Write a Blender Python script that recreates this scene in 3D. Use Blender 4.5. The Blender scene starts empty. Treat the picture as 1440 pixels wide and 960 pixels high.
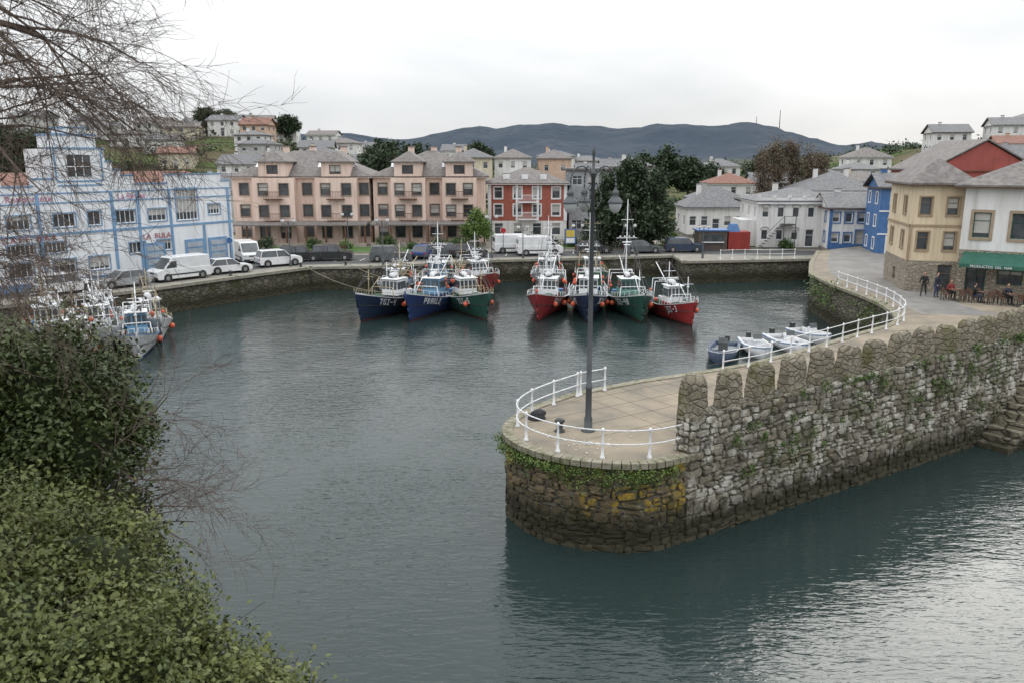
import bpy, math, random
import numpy as np
from mathutils import Vector, Matrix, noise as MN
R=random.Random(7); NR=np.random.RandomState(5)
sc=bpy.context.scene
COL=sc.collection
# ------------------------------------------------------------ materials
def _n(nt,t,**kw):
    n=nt.nodes.new(t)
    for k,v in kw.items(): setattr(n,k,v)
    return n
def c4(c): return (c[0],c[1],c[2],1)
MC={}
def M(name,c1,c2=None,scale=1.5,rough=.75,bump=0,metal=0,stretch=(1,1,1),island=False,lo=.35,hi=.65,spec=.4,bscale=None,grime=0):
    if name in MC: return MC[name]
    m=bpy.data.materials.new(name); m.use_nodes=True; nt=m.node_tree; L=nt.links
    b=nt.nodes['Principled BSDF']
    b.inputs['Roughness'].default_value=rough; b.inputs['Metallic'].default_value=metal
    b.inputs['Specular IOR Level'].default_value=spec
    if c2 is None: c2=tuple(x*.72 for x in c1)
    g=_n(nt,'ShaderNodeNewGeometry'); mp=_n(nt,'ShaderNodeMapping'); mp.inputs['Scale'].default_value=stretch
    L.new(g.outputs['Position'],mp.inputs['Vector'])
    no=_n(nt,'ShaderNodeTexNoise'); no.inputs['Scale'].default_value=scale; no.inputs['Detail'].default_value=6; no.inputs['Roughness'].default_value=.6
    L.new(mp.outputs[0],no.inputs['Vector'])
    mr=_n(nt,'ShaderNodeMapRange'); mr.inputs[1].default_value=lo; mr.inputs[2].default_value=hi
    L.new(no.outputs['Fac'],mr.inputs[0])
    mx=_n(nt,'ShaderNodeMix',data_type='RGBA'); mx.inputs[6].default_value=c4(c1); mx.inputs[7].default_value=c4(c2)
    if island:
        ad=_n(nt,'ShaderNodeMath',operation='ADD'); ml=_n(nt,'ShaderNodeMath',operation='MULTIPLY'); ml.inputs[1].default_value=.5
        L.new(g.outputs['Random Per Island'],ad.inputs[0]); L.new(mr.outputs[0],ad.inputs[1]); L.new(ad.outputs[0],ml.inputs[0]); L.new(ml.outputs[0],mx.inputs[0])
    else: L.new(mr.outputs[0],mx.inputs[0])
    col=mx.outputs[2]
    if grime:
        m3=_n(nt,'ShaderNodeMapping'); m3.inputs['Scale'].default_value=(2.2,2.2,.16); L.new(g.outputs['Position'],m3.inputs[0])
        n3=_n(nt,'ShaderNodeTexNoise'); n3.inputs['Scale'].default_value=1.6; n3.inputs['Detail'].default_value=5; L.new(m3.outputs[0],n3.inputs['Vector'])
        r3=_n(nt,'ShaderNodeMapRange'); r3.inputs[1].default_value=.48; r3.inputs[2].default_value=.72; r3.inputs[4].default_value=grime; L.new(n3.outputs['Fac'],r3.inputs[0])
        x3=_n(nt,'ShaderNodeMix',data_type='RGBA',blend_type='MULTIPLY'); L.new(r3.outputs[0],x3.inputs[0]); L.new(col,x3.inputs[6]); x3.inputs[7].default_value=(.52,.49,.44,1); col=x3.outputs[2]
    L.new(col,b.inputs['Base Color'])
    if bump:
        n2=_n(nt,'ShaderNodeTexNoise'); n2.inputs['Scale'].default_value=bscale or scale*6; n2.inputs['Detail'].default_value=4
        L.new(g.outputs['Position'],n2.inputs['Vector'])
        bp=_n(nt,'ShaderNodeBump'); bp.inputs['Strength'].default_value=.8; bp.inputs['Distance'].default_value=bump
        L.new(n2.outputs['Fac'],bp.inputs['Height']); L.new(bp.outputs[0],b.inputs['Normal'])
    MC[name]=m; return m
def paint(name,c,rough=.5,d=.72): return M(name,c,tuple(x*d for x in c),scale=1.2,rough=rough,lo=.4,hi=.75,stretch=(1,1,.35),grime=.3)
def stone_mat(name,cols,moss=(.05,.06,.018),mossamt=.5,voronoi=True,vs=2.6,tide=1.2,light=None,lichen=False,zmoss=None,crack=(.06,.055,.045),cw=.09):
    m=bpy.data.materials.new(name); m.use_nodes=True; nt=m.node_tree; L=nt.links; b=nt.nodes['Principled BSDF']
    b.inputs['Roughness'].default_value=.85; b.inputs['Specular IOR Level'].default_value=.25
    g=_n(nt,'ShaderNodeNewGeometry'); mp=_n(nt,'ShaderNodeMapping'); mp.inputs['Scale'].default_value=(1,1,1.7)
    L.new(g.outputs['Position'],mp.inputs['Vector'])
    if voronoi:
        vo=_n(nt,'ShaderNodeTexVoronoi'); vo.inputs['Scale'].default_value=vs; L.new(mp.outputs[0],vo.inputs['Vector'])
        vd=_n(nt,'ShaderNodeTexVoronoi',feature='DISTANCE_TO_EDGE'); vd.inputs['Scale'].default_value=vs; L.new(mp.outputs[0],vd.inputs['Vector'])
        sp=_n(nt,'ShaderNodeSeparateColor'); L.new(vo.outputs['Color'],sp.inputs[0]); rnd=sp.outputs[0]
    else: rnd=g.outputs['Random Per Island']
    cr=_n(nt,'ShaderNodeValToRGB'); e=cr.color_ramp.elements
    while len(e)<len(cols): e.new(.5)
    for i,c in enumerate(cols): e[i].position=i/(len(cols)-1); e[i].color=c4(c)
    L.new(rnd,cr.inputs[0]); cur=cr.outputs[0]
    def noise(s,d=6,vec=None,r=.65):
        n=_n(nt,'ShaderNodeTexNoise'); n.inputs['Scale'].default_value=s; n.inputs['Detail'].default_value=d; n.inputs['Roughness'].default_value=r
        L.new(vec or g.outputs['Position'],n.inputs['Vector']); return n.outputs['Fac']
    def ramp(x,a,bb):
        r=_n(nt,'ShaderNodeMapRange'); r.inputs[1].default_value=a; r.inputs[2].default_value=bb; L.new(x,r.inputs[0]); return r.outputs[0]
    def mix(f,a,bcol,mode='MIX'):
        x=_n(nt,'ShaderNodeMix',data_type='RGBA',blend_type=mode); L.new(f,x.inputs[0])
        L.new(a,x.inputs[6])
        if isinstance(bcol,tuple): x.inputs[7].default_value=c4(bcol)
        else: L.new(bcol,x.inputs[7])
        return x.outputs[2]
    cur=mix(ramp(noise(9),.35,.7),cur,(.42,.40,.36),'MULTIPLY')
    if light: cur=mix(ramp(noise(1.3,8),.50,.60),cur,light)
    if voronoi: cur=mix(ramp(vd.outputs['Distance'],cw,.02),cur,crack)
    mf=ramp(noise(.8,9),.62-.25*mossamt,.78-.25*mossamt)
    cur=mix(mf,cur,moss)
    sx=_n(nt,'ShaderNodeSeparateXYZ'); L.new(g.outputs['Position'],sx.inputs[0])
    def madd(a,bv,op='ADD'):
        q=_n(nt,'ShaderNodeMath',operation=op); L.new(a,q.inputs[0])
        if isinstance(bv,(int,float)): q.inputs[1].default_value=bv
        else: L.new(bv,q.inputs[1])
        return q.outputs[0]
    nz=madd(noise(2.2),-.5); nz=madd(nz,1.6,'MULTIPLY'); zz=madd(sx.outputs[2],nz)
    if zmoss is not None: cur=mix(ramp(zz,zmoss-.5,zmoss+.1),cur,(.085,.095,.022))
    if lichen:
        lf=ramp(noise(.75,9,r=.78),.535,.60); cur=mix(lf,cur,(.34,.23,.035))
        wf=ramp(noise(3.7,9,r=.8),.60,.66); cur=mix(wf,cur,(.42,.42,.38))
    cur=mix(ramp(zz,tide+.5,tide-.4),cur,(.035,.032,.02))
    cur=mix(ramp(zz,.45,.15),cur,(.06,.055,.035))
    L.new(cur,b.inputs['Base Color'])
    bp=_n(nt,'ShaderNodeBump'); bp.inputs['Distance'].default_value=.05; bp.inputs['Strength'].default_value=.9
    h=noise(7,8)
    if voronoi:
        h2=ramp(vd.outputs['Distance'],0,.12); h=madd(madd(h2,1.2,'MULTIPLY'),h)
    L.new(h,bp.inputs['Height']); L.new(bp.outputs[0],b.inputs['Normal'])
    return m
# ------------------------------------------------------------ mesh builder
class Part:
    def __init__(s,mat,smooth=False,bevel=0): s.v=[];s.f=[];s.mat=mat;s.smooth=smooth;s.bevel=bevel
    def add(s,vs,fs):
        o=len(s.v); s.v+= [tuple(x) for x in vs]; s.f+=[tuple(i+o for i in f) for f in fs]; return s
    def box(s,x0,x1,y0,y1,z0,z1):
        return s.add([(x0,y0,z0),(x1,y0,z0),(x1,y1,z0),(x0,y1,z0),(x0,y0,z1),(x1,y0,z1),(x1,y1,z1),(x0,y1,z1)],
          [(0,3,2,1),(4,5,6,7),(0,1,5,4),(1,2,6,5),(2,3,7,6),(3,0,4,7)])
    def frus(s,b,t,z0,z1):
        return s.add([(b[0],b[2],z0),(b[1],b[2],z0),(b[1],b[3],z0),(b[0],b[3],z0),(t[0],t[2],z1),(t[1],t[2],z1),(t[1],t[3],z1),(t[0],t[3],z1)],
          [(0,3,2,1),(4,5,6,7),(0,1,5,4),(1,2,6,5),(2,3,7,6),(3,0,4,7)])
    def obox(s,c,u,hu,hv,hw):
        u=Vector((u[0],u[1])).normalized(); w=Vector((-u.y,u.x)); vs=[]
        for dz in(-hw,hw):
            for a,b in((-1,-1),(1,-1),(1,1),(-1,1)):
                vs.append((c[0]+u.x*a*hu+w.x*b*hv,c[1]+u.y*a*hu+w.y*b*hv,c[2]+dz))
        return s.add(vs,[(0,3,2,1),(4,5,6,7),(0,1,5,4),(1,2,6,5),(2,3,7,6),(3,0,4,7)])
    def cyl(s,p0,p1,r0,r1=None,n=8):
        r1=r0 if r1 is None else r1
        p0=Vector(p0);p1=Vector(p1);d=p1-p0
        if d.length<1e-6:return s
        d.normalize(); a=d.orthogonal().normalized(); b=d.cross(a)
        vs=[];
        for p,r in((p0,r0),(p1,r1)):
            for i in range(n):
                t=2*math.pi*i/n; vs.append(p+a*math.cos(t)*r+b*math.sin(t)*r)
        fs=[(i,(i+1)%n,n+(i+1)%n,n+i) for i in range(n)]+[tuple(range(n-1,-1,-1)),tuple(range(n,2*n))]
        return s.add(vs,fs)
    def tube(s,pts,r,n=6):
        for a,b in zip(pts[:-1],pts[1:]): s.cyl(a,b,r,r,n)
        return s
    def sph(s,c,r,n=8,m=6,sc3=(1,1,1)):
        vs=[(c[0],c[1],c[2]-r*sc3[2])]
        for j in range(1,m):
            ph=math.pi*j/m
            for i in range(n):
                t=2*math.pi*i/n; vs.append((c[0]+r*sc3[0]*math.sin(ph)*math.cos(t),c[1]+r*sc3[1]*math.sin(ph)*math.sin(t),c[2]-r*sc3[2]*math.cos(ph)))
        vs.append((c[0],c[1],c[2]+r*sc3[2])); fs=[]
        for i in range(n): fs.append((0,1+(i+1)%n,1+i)); fs.append((len(vs)-1,1+(m-2)*n+i,1+(m-2)*n+(i+1)%n))
        for j in range(m-2):
            for i in range(n): fs.append((1+j*n+i,1+j*n+(i+1)%n,1+(j+1)*n+(i+1)%n,1+(j+1)*n+i))
        return s.add(vs,fs)
    def lathe(s,c,prof,n=12):
        vs=[];fs=[]
        for r,z in prof:
            for i in range(n):
                t=2*math.pi*i/n; vs.append((c[0]+r*math.cos(t),c[1]+r*math.sin(t),c[2]+z))
        for j in range(len(prof)-1):
            for i in range(n): fs.append((j*n+i,j*n+(i+1)%n,(j+1)*n+(i+1)%n,(j+1)*n+i))
        return s.add(vs,fs)
    def prism(s,poly,z0,z1):
        n=len(poly); vs=[(p[0],p[1],z0) for p in poly]+[(p[0],p[1],z1) for p in poly]
        return s.add(vs,[tuple(range(n-1,-1,-1)),tuple(range(n,2*n))]+[(i,(i+1)%n,n+(i+1)%n,n+i) for i in range(n)])
    def ext(s,prof,y0,y1):
        n=len(prof); vs=[(p[0],y0,p[1]) for p in prof]+[(p[0],y1,p[1]) for p in prof]
        return s.add(vs,[tuple(range(n)),tuple(range(2*n-1,n-1,-1))]+[((i+1)%n,i,n+i,n+(i+1)%n) for i in range(n)])
    def quad(s,a,b,c,d): return s.add([a,b,c,d],[(0,1,2,3)])
def mk(name,vs,fs,mat,smooth=False):
    me=bpy.data.meshes.new(name); me.from_pydata([tuple(v) for v in vs],[],fs); me.materials.append(mat)
    if smooth:
        me.polygons.foreach_set('use_smooth',[True]*len(me.polygons))
    me.update(); o=bpy.data.objects.new(name,me); COL.objects.link(o); return o
class Obj:
    def __init__(s,name,loc=(0,0,0),rot=0): s.name=name;s.loc=loc;s.rot=rot;s.parts={};s.kids=[]
    def p(s,part,mat=None,smooth=False,bevel=0):
        if part not in s.parts: s.parts[part]=Part(mat,smooth,bevel)
        return s.parts[part]
    def done(s):
        its=[(k,p) for k,p in s.parts.items() if p.v]
        single=len(its)==1 and not s.kids
        if not single:
            e=bpy.data.objects.new(s.name,None); e.empty_display_size=.3; COL.objects.link(e); e.location=s.loc; e.rotation_euler=(0,0,s.rot)
        for k,p in its:
            o=mk(s.name if single else k,p.v,p.f,p.mat,p.smooth)
            if p.bevel:
                b=o.modifiers.new('b','BEVEL'); b.width=p.bevel; b.segments=2; b.limit_method='ANGLE'
            if single: o.location=s.loc; o.rotation_euler=(0,0,s.rot); e=o
            else: o.parent=e
        for k in s.kids: k.parent=e
        return e
def sheet(name,poly,z,mat):
    return mk(name,[(p[0],p[1],z) for p in poly],[tuple(range(len(poly)))],mat)
def leafmesh(name,C,size,mat,up=.3,aspect=.55,parent=None):
    n=len(C); C=np.asarray(C)
    nn=NR.normal(size=(n,3)); nn[:,2]=np.abs(nn[:,2])+up; nn/=np.linalg.norm(nn,axis=1)[:,None]
    t=NR.normal(size=(n,3)); u=np.cross(nn,t); u/=np.linalg.norm(u,axis=1)[:,None]; w=np.cross(nn,u)
    sz=(size*NR.uniform(.55,1.4,n))[:,None]
    V=np.stack([C-u*sz,C+w*sz*aspect+nn*sz*.15,C+u*sz,C-w*sz*aspect+nn*sz*.15],1).reshape(-1,3)
    me=bpy.data.meshes.new(name); me.vertices.add(4*n); me.vertices.foreach_set('co',V.ravel())
    me.loops.add(4*n); me.loops.foreach_set('vertex_index',np.arange(4*n,dtype=np.int32))
    me.polygons.add(n); me.polygons.foreach_set('loop_start',np.arange(0,4*n,4,dtype=np.int32)); me.polygons.foreach_set('loop_total',np.full(n,4,dtype=np.int32))
    me.materials.append(mat); me.update(calc_edges=True); me.validate()
    o=bpy.data.objects.new(name,me); COL.objects.link(o)
    if parent: o.parent=parent
    return o
def clumps(blobs,nc,m,sig,inner=.75):
    w=np.array([b[1]**2 for b in blobs]); w=w/w.sum(); out=[]
    idx=NR.choice(len(blobs),nc,p=w)
    for i in idx:
        c,r=np.array(blobs[i][0]),blobs[i][1]; sc3=np.array(blobs[i][2]) if len(blobs[i])>2 else np.ones(3)
        d=NR.normal(size=3); d/=np.linalg.norm(d); rr=r*NR.uniform(inner,1.05)
        cc=c+d*rr*sc3; k=int(m*NR.uniform(.5,1.5))
        out.append(cc+NR.normal(size=(k,3))*sig*NR.uniform(.6,1.3))
    return np.concatenate(out)
# ------------------------------------------------------------ common materials
WHITE=M('white_paint',(.76,.77,.78),(.60,.61,.62),scale=1.2,rough=.5,lo=.4,hi=.75,stretch=(1,1,.35)); GLASS=M('window_glass',(.03,.035,.04),(.09,.10,.11),scale=.8,rough=.12,spec=.6)
SLATE=M('slate_roof',(.18,.18,.185),(.10,.10,.105),scale=2.5,rough=.7,bump=.05,bscale=6,stretch=(1,1,2))
SLATE2=M('slate_roof_brown',(.21,.19,.18),(.115,.105,.10),scale=2.2,rough=.75,bump=.05,bscale=6)
TILE=M('red_tile_roof',(.26,.13,.095),(.16,.085,.065),scale=3,rough=.8,bump=.05)
BROWNW=M('brown_wood',(.14,.07,.045),(.08,.045,.03),scale=5); DARK=M('dark_metal',(.035,.037,.04),(.06,.06,.06),rough=.5)
GREYM=M('lamp_grey_metal',(.10,.11,.12),(.07,.075,.08),rough=.45,metal=.3)
TYRE=M('tyre_rubber',(.02,.02,.02),(.03,.03,.03),rough=.9); CHROME=M('alloy',(.45,.45,.46),rough=.3,metal=.8)
ASPH=M('asphalt',(.085,.085,.085),(.06,.06,.06),scale=1.2,rough=.9,bump=.01); CONC=M('quay_concrete',(.29,.27,.235),(.18,.17,.145),scale=.9,rough=.9,bump=.02)
BLUE=paint('blue_paint',(.10,.24,.46)); ORANGE=paint('orange_float',(.70,.14,.07)); REDP=paint('red_paint',(.40,.03,.03))
NETG=M('fishing_net_green',(.03,.10,.07),(.10,.13,.08),scale=9,rough=.95,bump=.1,bscale=20)
SKIN=M('skin',(.50,.30,.22)); HAIR=M('hair',(.03,.02,.015)); ROPE=M('rope',(.30,.27,.20))
WALLW=M('white_render',(.70,.70,.69),(.54,.53,.51),scale=.6,rough=.85,stretch=(1,1,.3),lo=.45,hi=.8,grime=.45)
# ------------------------------------------------------------ terrain
def ss(a,b,x):
    t=min(1,max(0,(x-a)/(b-a))); return t*t*(3-2*t)
PK=[(-3000,50),(-1400,55),(-900,60),(-540,72),(-430,70),(-340,56),(-277,52),(-191,66),(-110,74),(-60,78),(38,98),(110,98),(150,90),(210,88),(268,86),(330,92),(380,98),(459,98),(530,94),(612,104),(680,94),(720,74),(790,56),(861,38),(905,46),(937,54),(990,46),(1033,38),(1500,50),(3000,70)]
def ridge(x):
    for (a,b),(c,d) in zip(PK[:-1],PK[1:]):
        if a<=x<=c:
            t=(x-a)/(c-a); t=t*t*(3-2*t); return b+(d-b)*t
    return 60
def hgt(x,y):
    if y<98: return -3
    land=2.1 if y>=100 else -3+(y-98)/2*5.1
    wl=1-ss(-75,-25,x)
    wr=ss(62,102,x-.12*(y-120))
    h=land+ wl*17*ss(118,235,y)+ (1-wl)*(1-wr)*8.0*ss(122,250,y)+wr*14*ss(108,200,y)
    h+=.5*math.sin(x*.11+y*.07)*ss(130,180,y)
    if y>260:
        h+=(ridge(x*2200/max(y,900))-14)*ss(700,2200,y)*(1-.4*ss(2300,4200,y)); h+=ss(300,1500,y)*(6*math.sin(x*.006+y*.004)+4*math.sin(x*.017-y*.011))
        h-=3*ss(260,330,y)*(1-ss(600,1200,y))
        h+=ss(800,1500,y)*(MN.fractal(Vector((x*.006,y*.004,0)),.9,2.1,5)*5+MN.noise(Vector((x*.03,y*.02,3)))*2.0)
    return h
def build_terrain():
    ys=[-40,60,97,98,100,104,110]; y=114
    while y<300: ys.append(y); y+=4
    while y<4600: ys.append(y); y*=1.035
    us=np.linspace(-1,1,241); vs=[];fs=[]
    for y in ys:
        half=260+max(0,y-60)*1.05
        for u in us: x=u*half; vs.append((x,y,hgt(x,y)))
    n=len(us)
    for j in range(len(ys)-1):
        for i in range(n-1): fs.append((j*n+i,j*n+i+1,(j+1)*n+i+1,(j+1)*n+i))
    m=bpy.data.materials.new('terrain_ground'); m.use_nodes=True; nt=m.node_tree; L=nt.links; b=nt.nodes['Principled BSDF']; b.inputs['Roughness'].default_value=.95; b.inputs['Specular IOR Level'].default_value=.1
    g=_n(nt,'ShaderNodeNewGeometry'); sx=_n(nt,'ShaderNodeSeparateXYZ'); L.new(g.outputs['Position'],sx.inputs[0])
    def noise(s,d=6,st=(1,1,1)):
        mp=_n(nt,'ShaderNodeMapping'); mp.inputs['Scale'].default_value=st; L.new(g.outputs['Position'],mp.inputs[0])
        q=_n(nt,'ShaderNodeTexNoise'); q.inputs['Scale'].default_value=s; q.inputs['Detail'].default_value=d; L.new(mp.outputs[0],q.inputs['Vector']); return q.outputs['Fac']
    def ramp(x,a,bb):
        r=_n(nt,'ShaderNodeMapRange'); r.inputs[1].default_value=a; r.inputs[2].default_value=bb; L.new(x,r.inputs[0]); return r.outputs[0]
    def mix(f,a,bb):
        x=_n(nt,'ShaderNodeMix',data_type='RGBA'); L.new(f,x.inputs[0])
        for i,c in((6,a),(7,bb)):
            if isinstance(c,tuple): x.inputs[i].default_value=c4(c)
            else: L.new(c,x.inputs[i])
        return x.outputs[2]
    near=mix(ramp(noise(.05,3,(1,2.5,1)),.42,.55),(.075,.115,.032),(.10,.085,.05))
    near=mix(ramp(noise(.16,4,(.12,2.4,1)),.52,.60),near,(.035,.05,.02))
    near=mix(ramp(noise(.12,5,(.3,1.5,1)),.56,.66),near,(.13,.11,.07))
    far=mix(ramp(noise(.006,8),.42,.58),(.034,.050,.072),(.050,.066,.086))  # far hills: heath and forest tones with bluish distance haze painted into the colour
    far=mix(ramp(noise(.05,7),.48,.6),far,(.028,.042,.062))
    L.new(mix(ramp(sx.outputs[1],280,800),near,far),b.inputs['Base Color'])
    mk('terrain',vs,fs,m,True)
build_terrain()
# ------------------------------------------------------------ water
def build_water():
    m=bpy.data.materials.new('sea_water'); m.use_nodes=True; nt=m.node_tree; L=nt.links; b=nt.nodes['Principled BSDF']
    b.inputs['Base Color'].default_value=(.020,.034,.033,1); b.inputs['Roughness'].default_value=.08; b.inputs['IOR'].default_value=1.38
    g=_n(nt,'ShaderNodeNewGeometry')
    def noise(s,d,st,rot,dist=0):
        mp=_n(nt,'ShaderNodeMapping'); mp.inputs['Scale'].default_value=st; mp.inputs['Rotation'].default_value=(0,0,math.radians(rot)); L.new(g.outputs['Position'],mp.inputs[0])
        q=_n(nt,'ShaderNodeTexNoise'); q.inputs['Scale'].default_value=s; q.inputs['Detail'].default_value=d; q.inputs['Distortion'].default_value=dist; L.new(mp.outputs[0],q.inputs['Vector']); return q.outputs['Fac']
    def m2(op,a,bb):
        q=_n(nt,'ShaderNodeMath',operation=op)
        for i,c in enumerate((a,bb)):
            if isinstance(c,(int,float)): q.inputs[i].default_value=c
            else: L.new(c,q.inputs[i])
        return q.outputs[0]
    h=m2('MULTIPLY',noise(2.2,2,(.5,1.5,1),-22,.5),.046)
    h=m2('ADD',h,m2('MULTIPLY',noise(5.4,2,(.45,1.4,1),10,.4),.028))
    h=m2('ADD',h,m2('MULTIPLY',noise(.35,2,(1,1,1),40,.3),.10))
    patch=_n(nt,'ShaderNodeMapRange'); patch.inputs[1].default_value=.38; patch.inputs[2].default_value=.62; patch.inputs[3].default_value=.35; patch.inputs[4].default_value=1.0
    L.new(noise(.07,4,(1,1,1),0,.8),patch.inputs[0])
    bp=_n(nt,'ShaderNodeBump'); bp.inputs['Distance'].default_value=1.0; L.new(patch.outputs[0],bp.inputs['Strength']); L.new(h,bp.inputs['Height']); L.new(bp.outputs[0],b.inputs['Normal'])
    sheet('water',[(-400,-200),(400,-200),(400,99.5),(-400,99.5)],0,m)
build_water()
# ------------------------------------------------------------ quays
QS=stone_mat('quay_stone',[(.20,.18,.14),(.13,.12,.095),(.27,.25,.2),(.16,.15,.12)],mossamt=.45,vs=1.8,tide=1.0)
def catm(pts,k=6):
    out=[];n=len(pts)
    for i in range(n-1):
        p0=pts[max(i-1,0)];p1=pts[i];p2=pts[i+1];p3=pts[min(i+2,n-1)]
        for j in range(k):
            t=j/k; out.append(tuple(.5*((2*p1[a])+(-p0[a]+p2[a])*t+(2*p0[a]-5*p1[a]+4*p2[a]-p3[a])*t*t+(-p0[a]+3*p1[a]-3*p2[a]+p3[a])*t**3) for a in(0,1)))
    out.append(pts[-1]); return out
edgeL=[(-62,36),(-48,48),(-38,60),(-35.7,62.2),(-30.7,67.9),(-25.6,75.4),(-20.4,82.3),(-14.4,82.9),(-7.5,85.8),(-1.5,88.2),(8.6,90.1),(18.4,92.5),(18.4,87),(26,88.2),(33.5,89.5)]
polyL=edgeL+[(45,96),(60,118),(-150,118),(-150,36)]
q=Part(QS).prism(polyL,-3,2.3); mk('far_quay_wall',q.v,q.f,QS)
sheet('far_quay_pavement',polyL,2.304,CONC)
cp=Obj('quay_coping'); pt=cp.p('c',M('coping_stone',(.30,.28,.235),(.2,.19,.15),scale=2,rough=.9))
for a,b in zip(edgeL[:-1],edgeL[1:]):
    d=Vector((b[0]-a[0],b[1]-a[1])); pt.obox(((a[0]+b[0])/2,(a[1]+b[1])/2,2.25),d,d.length/2+.1,.28,.13)
cp.done()
road=[(-44,60),(-38,64.2),(-33.2,69.5),(-28,77),(-22.5,84.2),(-15,85.2),(-8,88),(-2,90.4),(8,92.4),(19,94.5),(30,92.3),(36,93),(36,97.5),(18,98.5),(6,97.2),(-3,95.8),(-14,93.6),(-24,92),(-31,88.5),(-36,81),(-41,72.5),(-49,62)]
sheet('road',road,2.312,ASPH)
mk_ = Obj('parking_markings'); pm=mk_.p('m',paint('road_white',(.6,.6,.58)))
for i in range(12):
    x=-19+i*2.6; y=86.8+ (x+19)*.29; pm.add([(x,y,2.318),(x+.12,y,2.318),(x+.3,y+2.2,2.318),(x+.18,y+2.2,2.318)],[(0,1,2,3)])
mk_.done()
GRASS=M('lawn_grass',(.085,.150,.038),(.05,.10,.025),scale=1.5,rough=.95,bump=.05)
def lawn(name,poly):
    p=Part(GRASS).prism(poly,2.0,2.42); mk(name,p.v,p.f,GRASS)
    k=Obj('kerb'); kp=k.p('k',CONC)
    for a,b in zip(poly,poly[1:]+poly[:1]):
        d=Vector((b[0]-a[0],b[1]-a[1])); kp.obox(((a[0]+b[0])/2,(a[1]+b[1])/2,2.36),d,d.length/2,.08,.1)
    k.done()
lawn('lawn',[(-27,93.4),(-14,95),(-4,97),(-4,101),(-30,101)]); lawn('lawn',[(-1.5,98),(6,99),(18,100),(30,99.5),(30,104),(-1.5,104)])
tip=catm([(5.9,26.15),(4.7,25.5),(3.3,25.42),(1.7,25.95),(.5,27.0),(-.15,28.4),(.05,29.9),(1.0,31.6),(2.6,33.4)],5)
inner=[(5.6,35.4),(9.8,37.6),(11.8,38.8),(16.5,42.7),(19.9,45.8),(22.4,47.9)]+catm([(22.4,47.9),(24.3,50.6),(25.6,56.4),(25.6,64.7)],4)[1:]+[(26.1,71),(29,79),(33.5,89.4)]
outer=[(48,52.8),(27,39.5)]
polyP=outer+tip+inner+[(45,98),(60,112),(150,112),(150,52.8)]
DECK=M('pier_deck_concrete',(.30,.25,.185),(.17,.15,.12),scale=.5,rough=.9,bump=.02,bscale=5,grime=0)
q=Part(QS).prism(polyP,-3,3.18); mk('pier_wall',q.v,q.f,QS)
sheet('pier_deck',polyP,3.186,DECK)
sl=Obj('deck_slab_joints'); sp_=sl.p('j',M('joint_dark',(.13,.11,.09)))
dirw=Vector((.845,.535)); perp=Vector((-.535,.845))
for i in range(1,24):
    a=Vector((5.6,27))+dirw*(i*1.1); b=a+perp*(7.2 if i<6 else 6.3); sp_.add([(a.x,a.y,3.191),(a.x+.025,a.y,3.191),(b.x+.025,b.y,3.191),(b.x,b.y,3.191)],[(0,1,2,3)])
for i in range(0,5):
    a=Vector((2.0,27.3))+perp*(i*1.35); b=a+dirw*(24)
    if i<1: a=a+dirw*1
    n=Vector((-.535,.845))*.025; sp_.add([(a.x,a.y,3.192),(b.x,b.y,3.192),(b.x+n.x,b.y+n.y,3.192),(a.x+n.x,a.y+n.y,3.192)],[(0,1,2,3)])
sl.done()
dr=Obj('bird_droppings'); dp=dr.p('d',M('guano',(.6,.6,.57)))
for i in range(90):
    a=R.uniform(0,6.28); rd=abs(R.gauss(0,1)); x=2.6+math.cos(a)*rd*1.2; y=27.2+math.sin(a)*rd*.7; r_=R.uniform(.012,.04)
    if y<26.2 or x<.9: continue
    dp.add([(x+r_*math.cos(k*1.05)*R.uniform(.6,1.3),y+r_*math.sin(k*1.05)*R.uniform(.6,1.3),3.196+.0003*i) for k in range(6)],[(0,1,2,3,4,5)])
dr.done()
sheet('road',[(26.4,52),(27,58),(27.2,64.7),(27.8,71),(30.5,79),(35.5,91),(42,92),(38,80),(34,70),(33,64),(31,58),(31,51)],3.192,M('paved_road',(.24,.23,.215),(.17,.16,.15),scale=.8,rough=.9))
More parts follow.
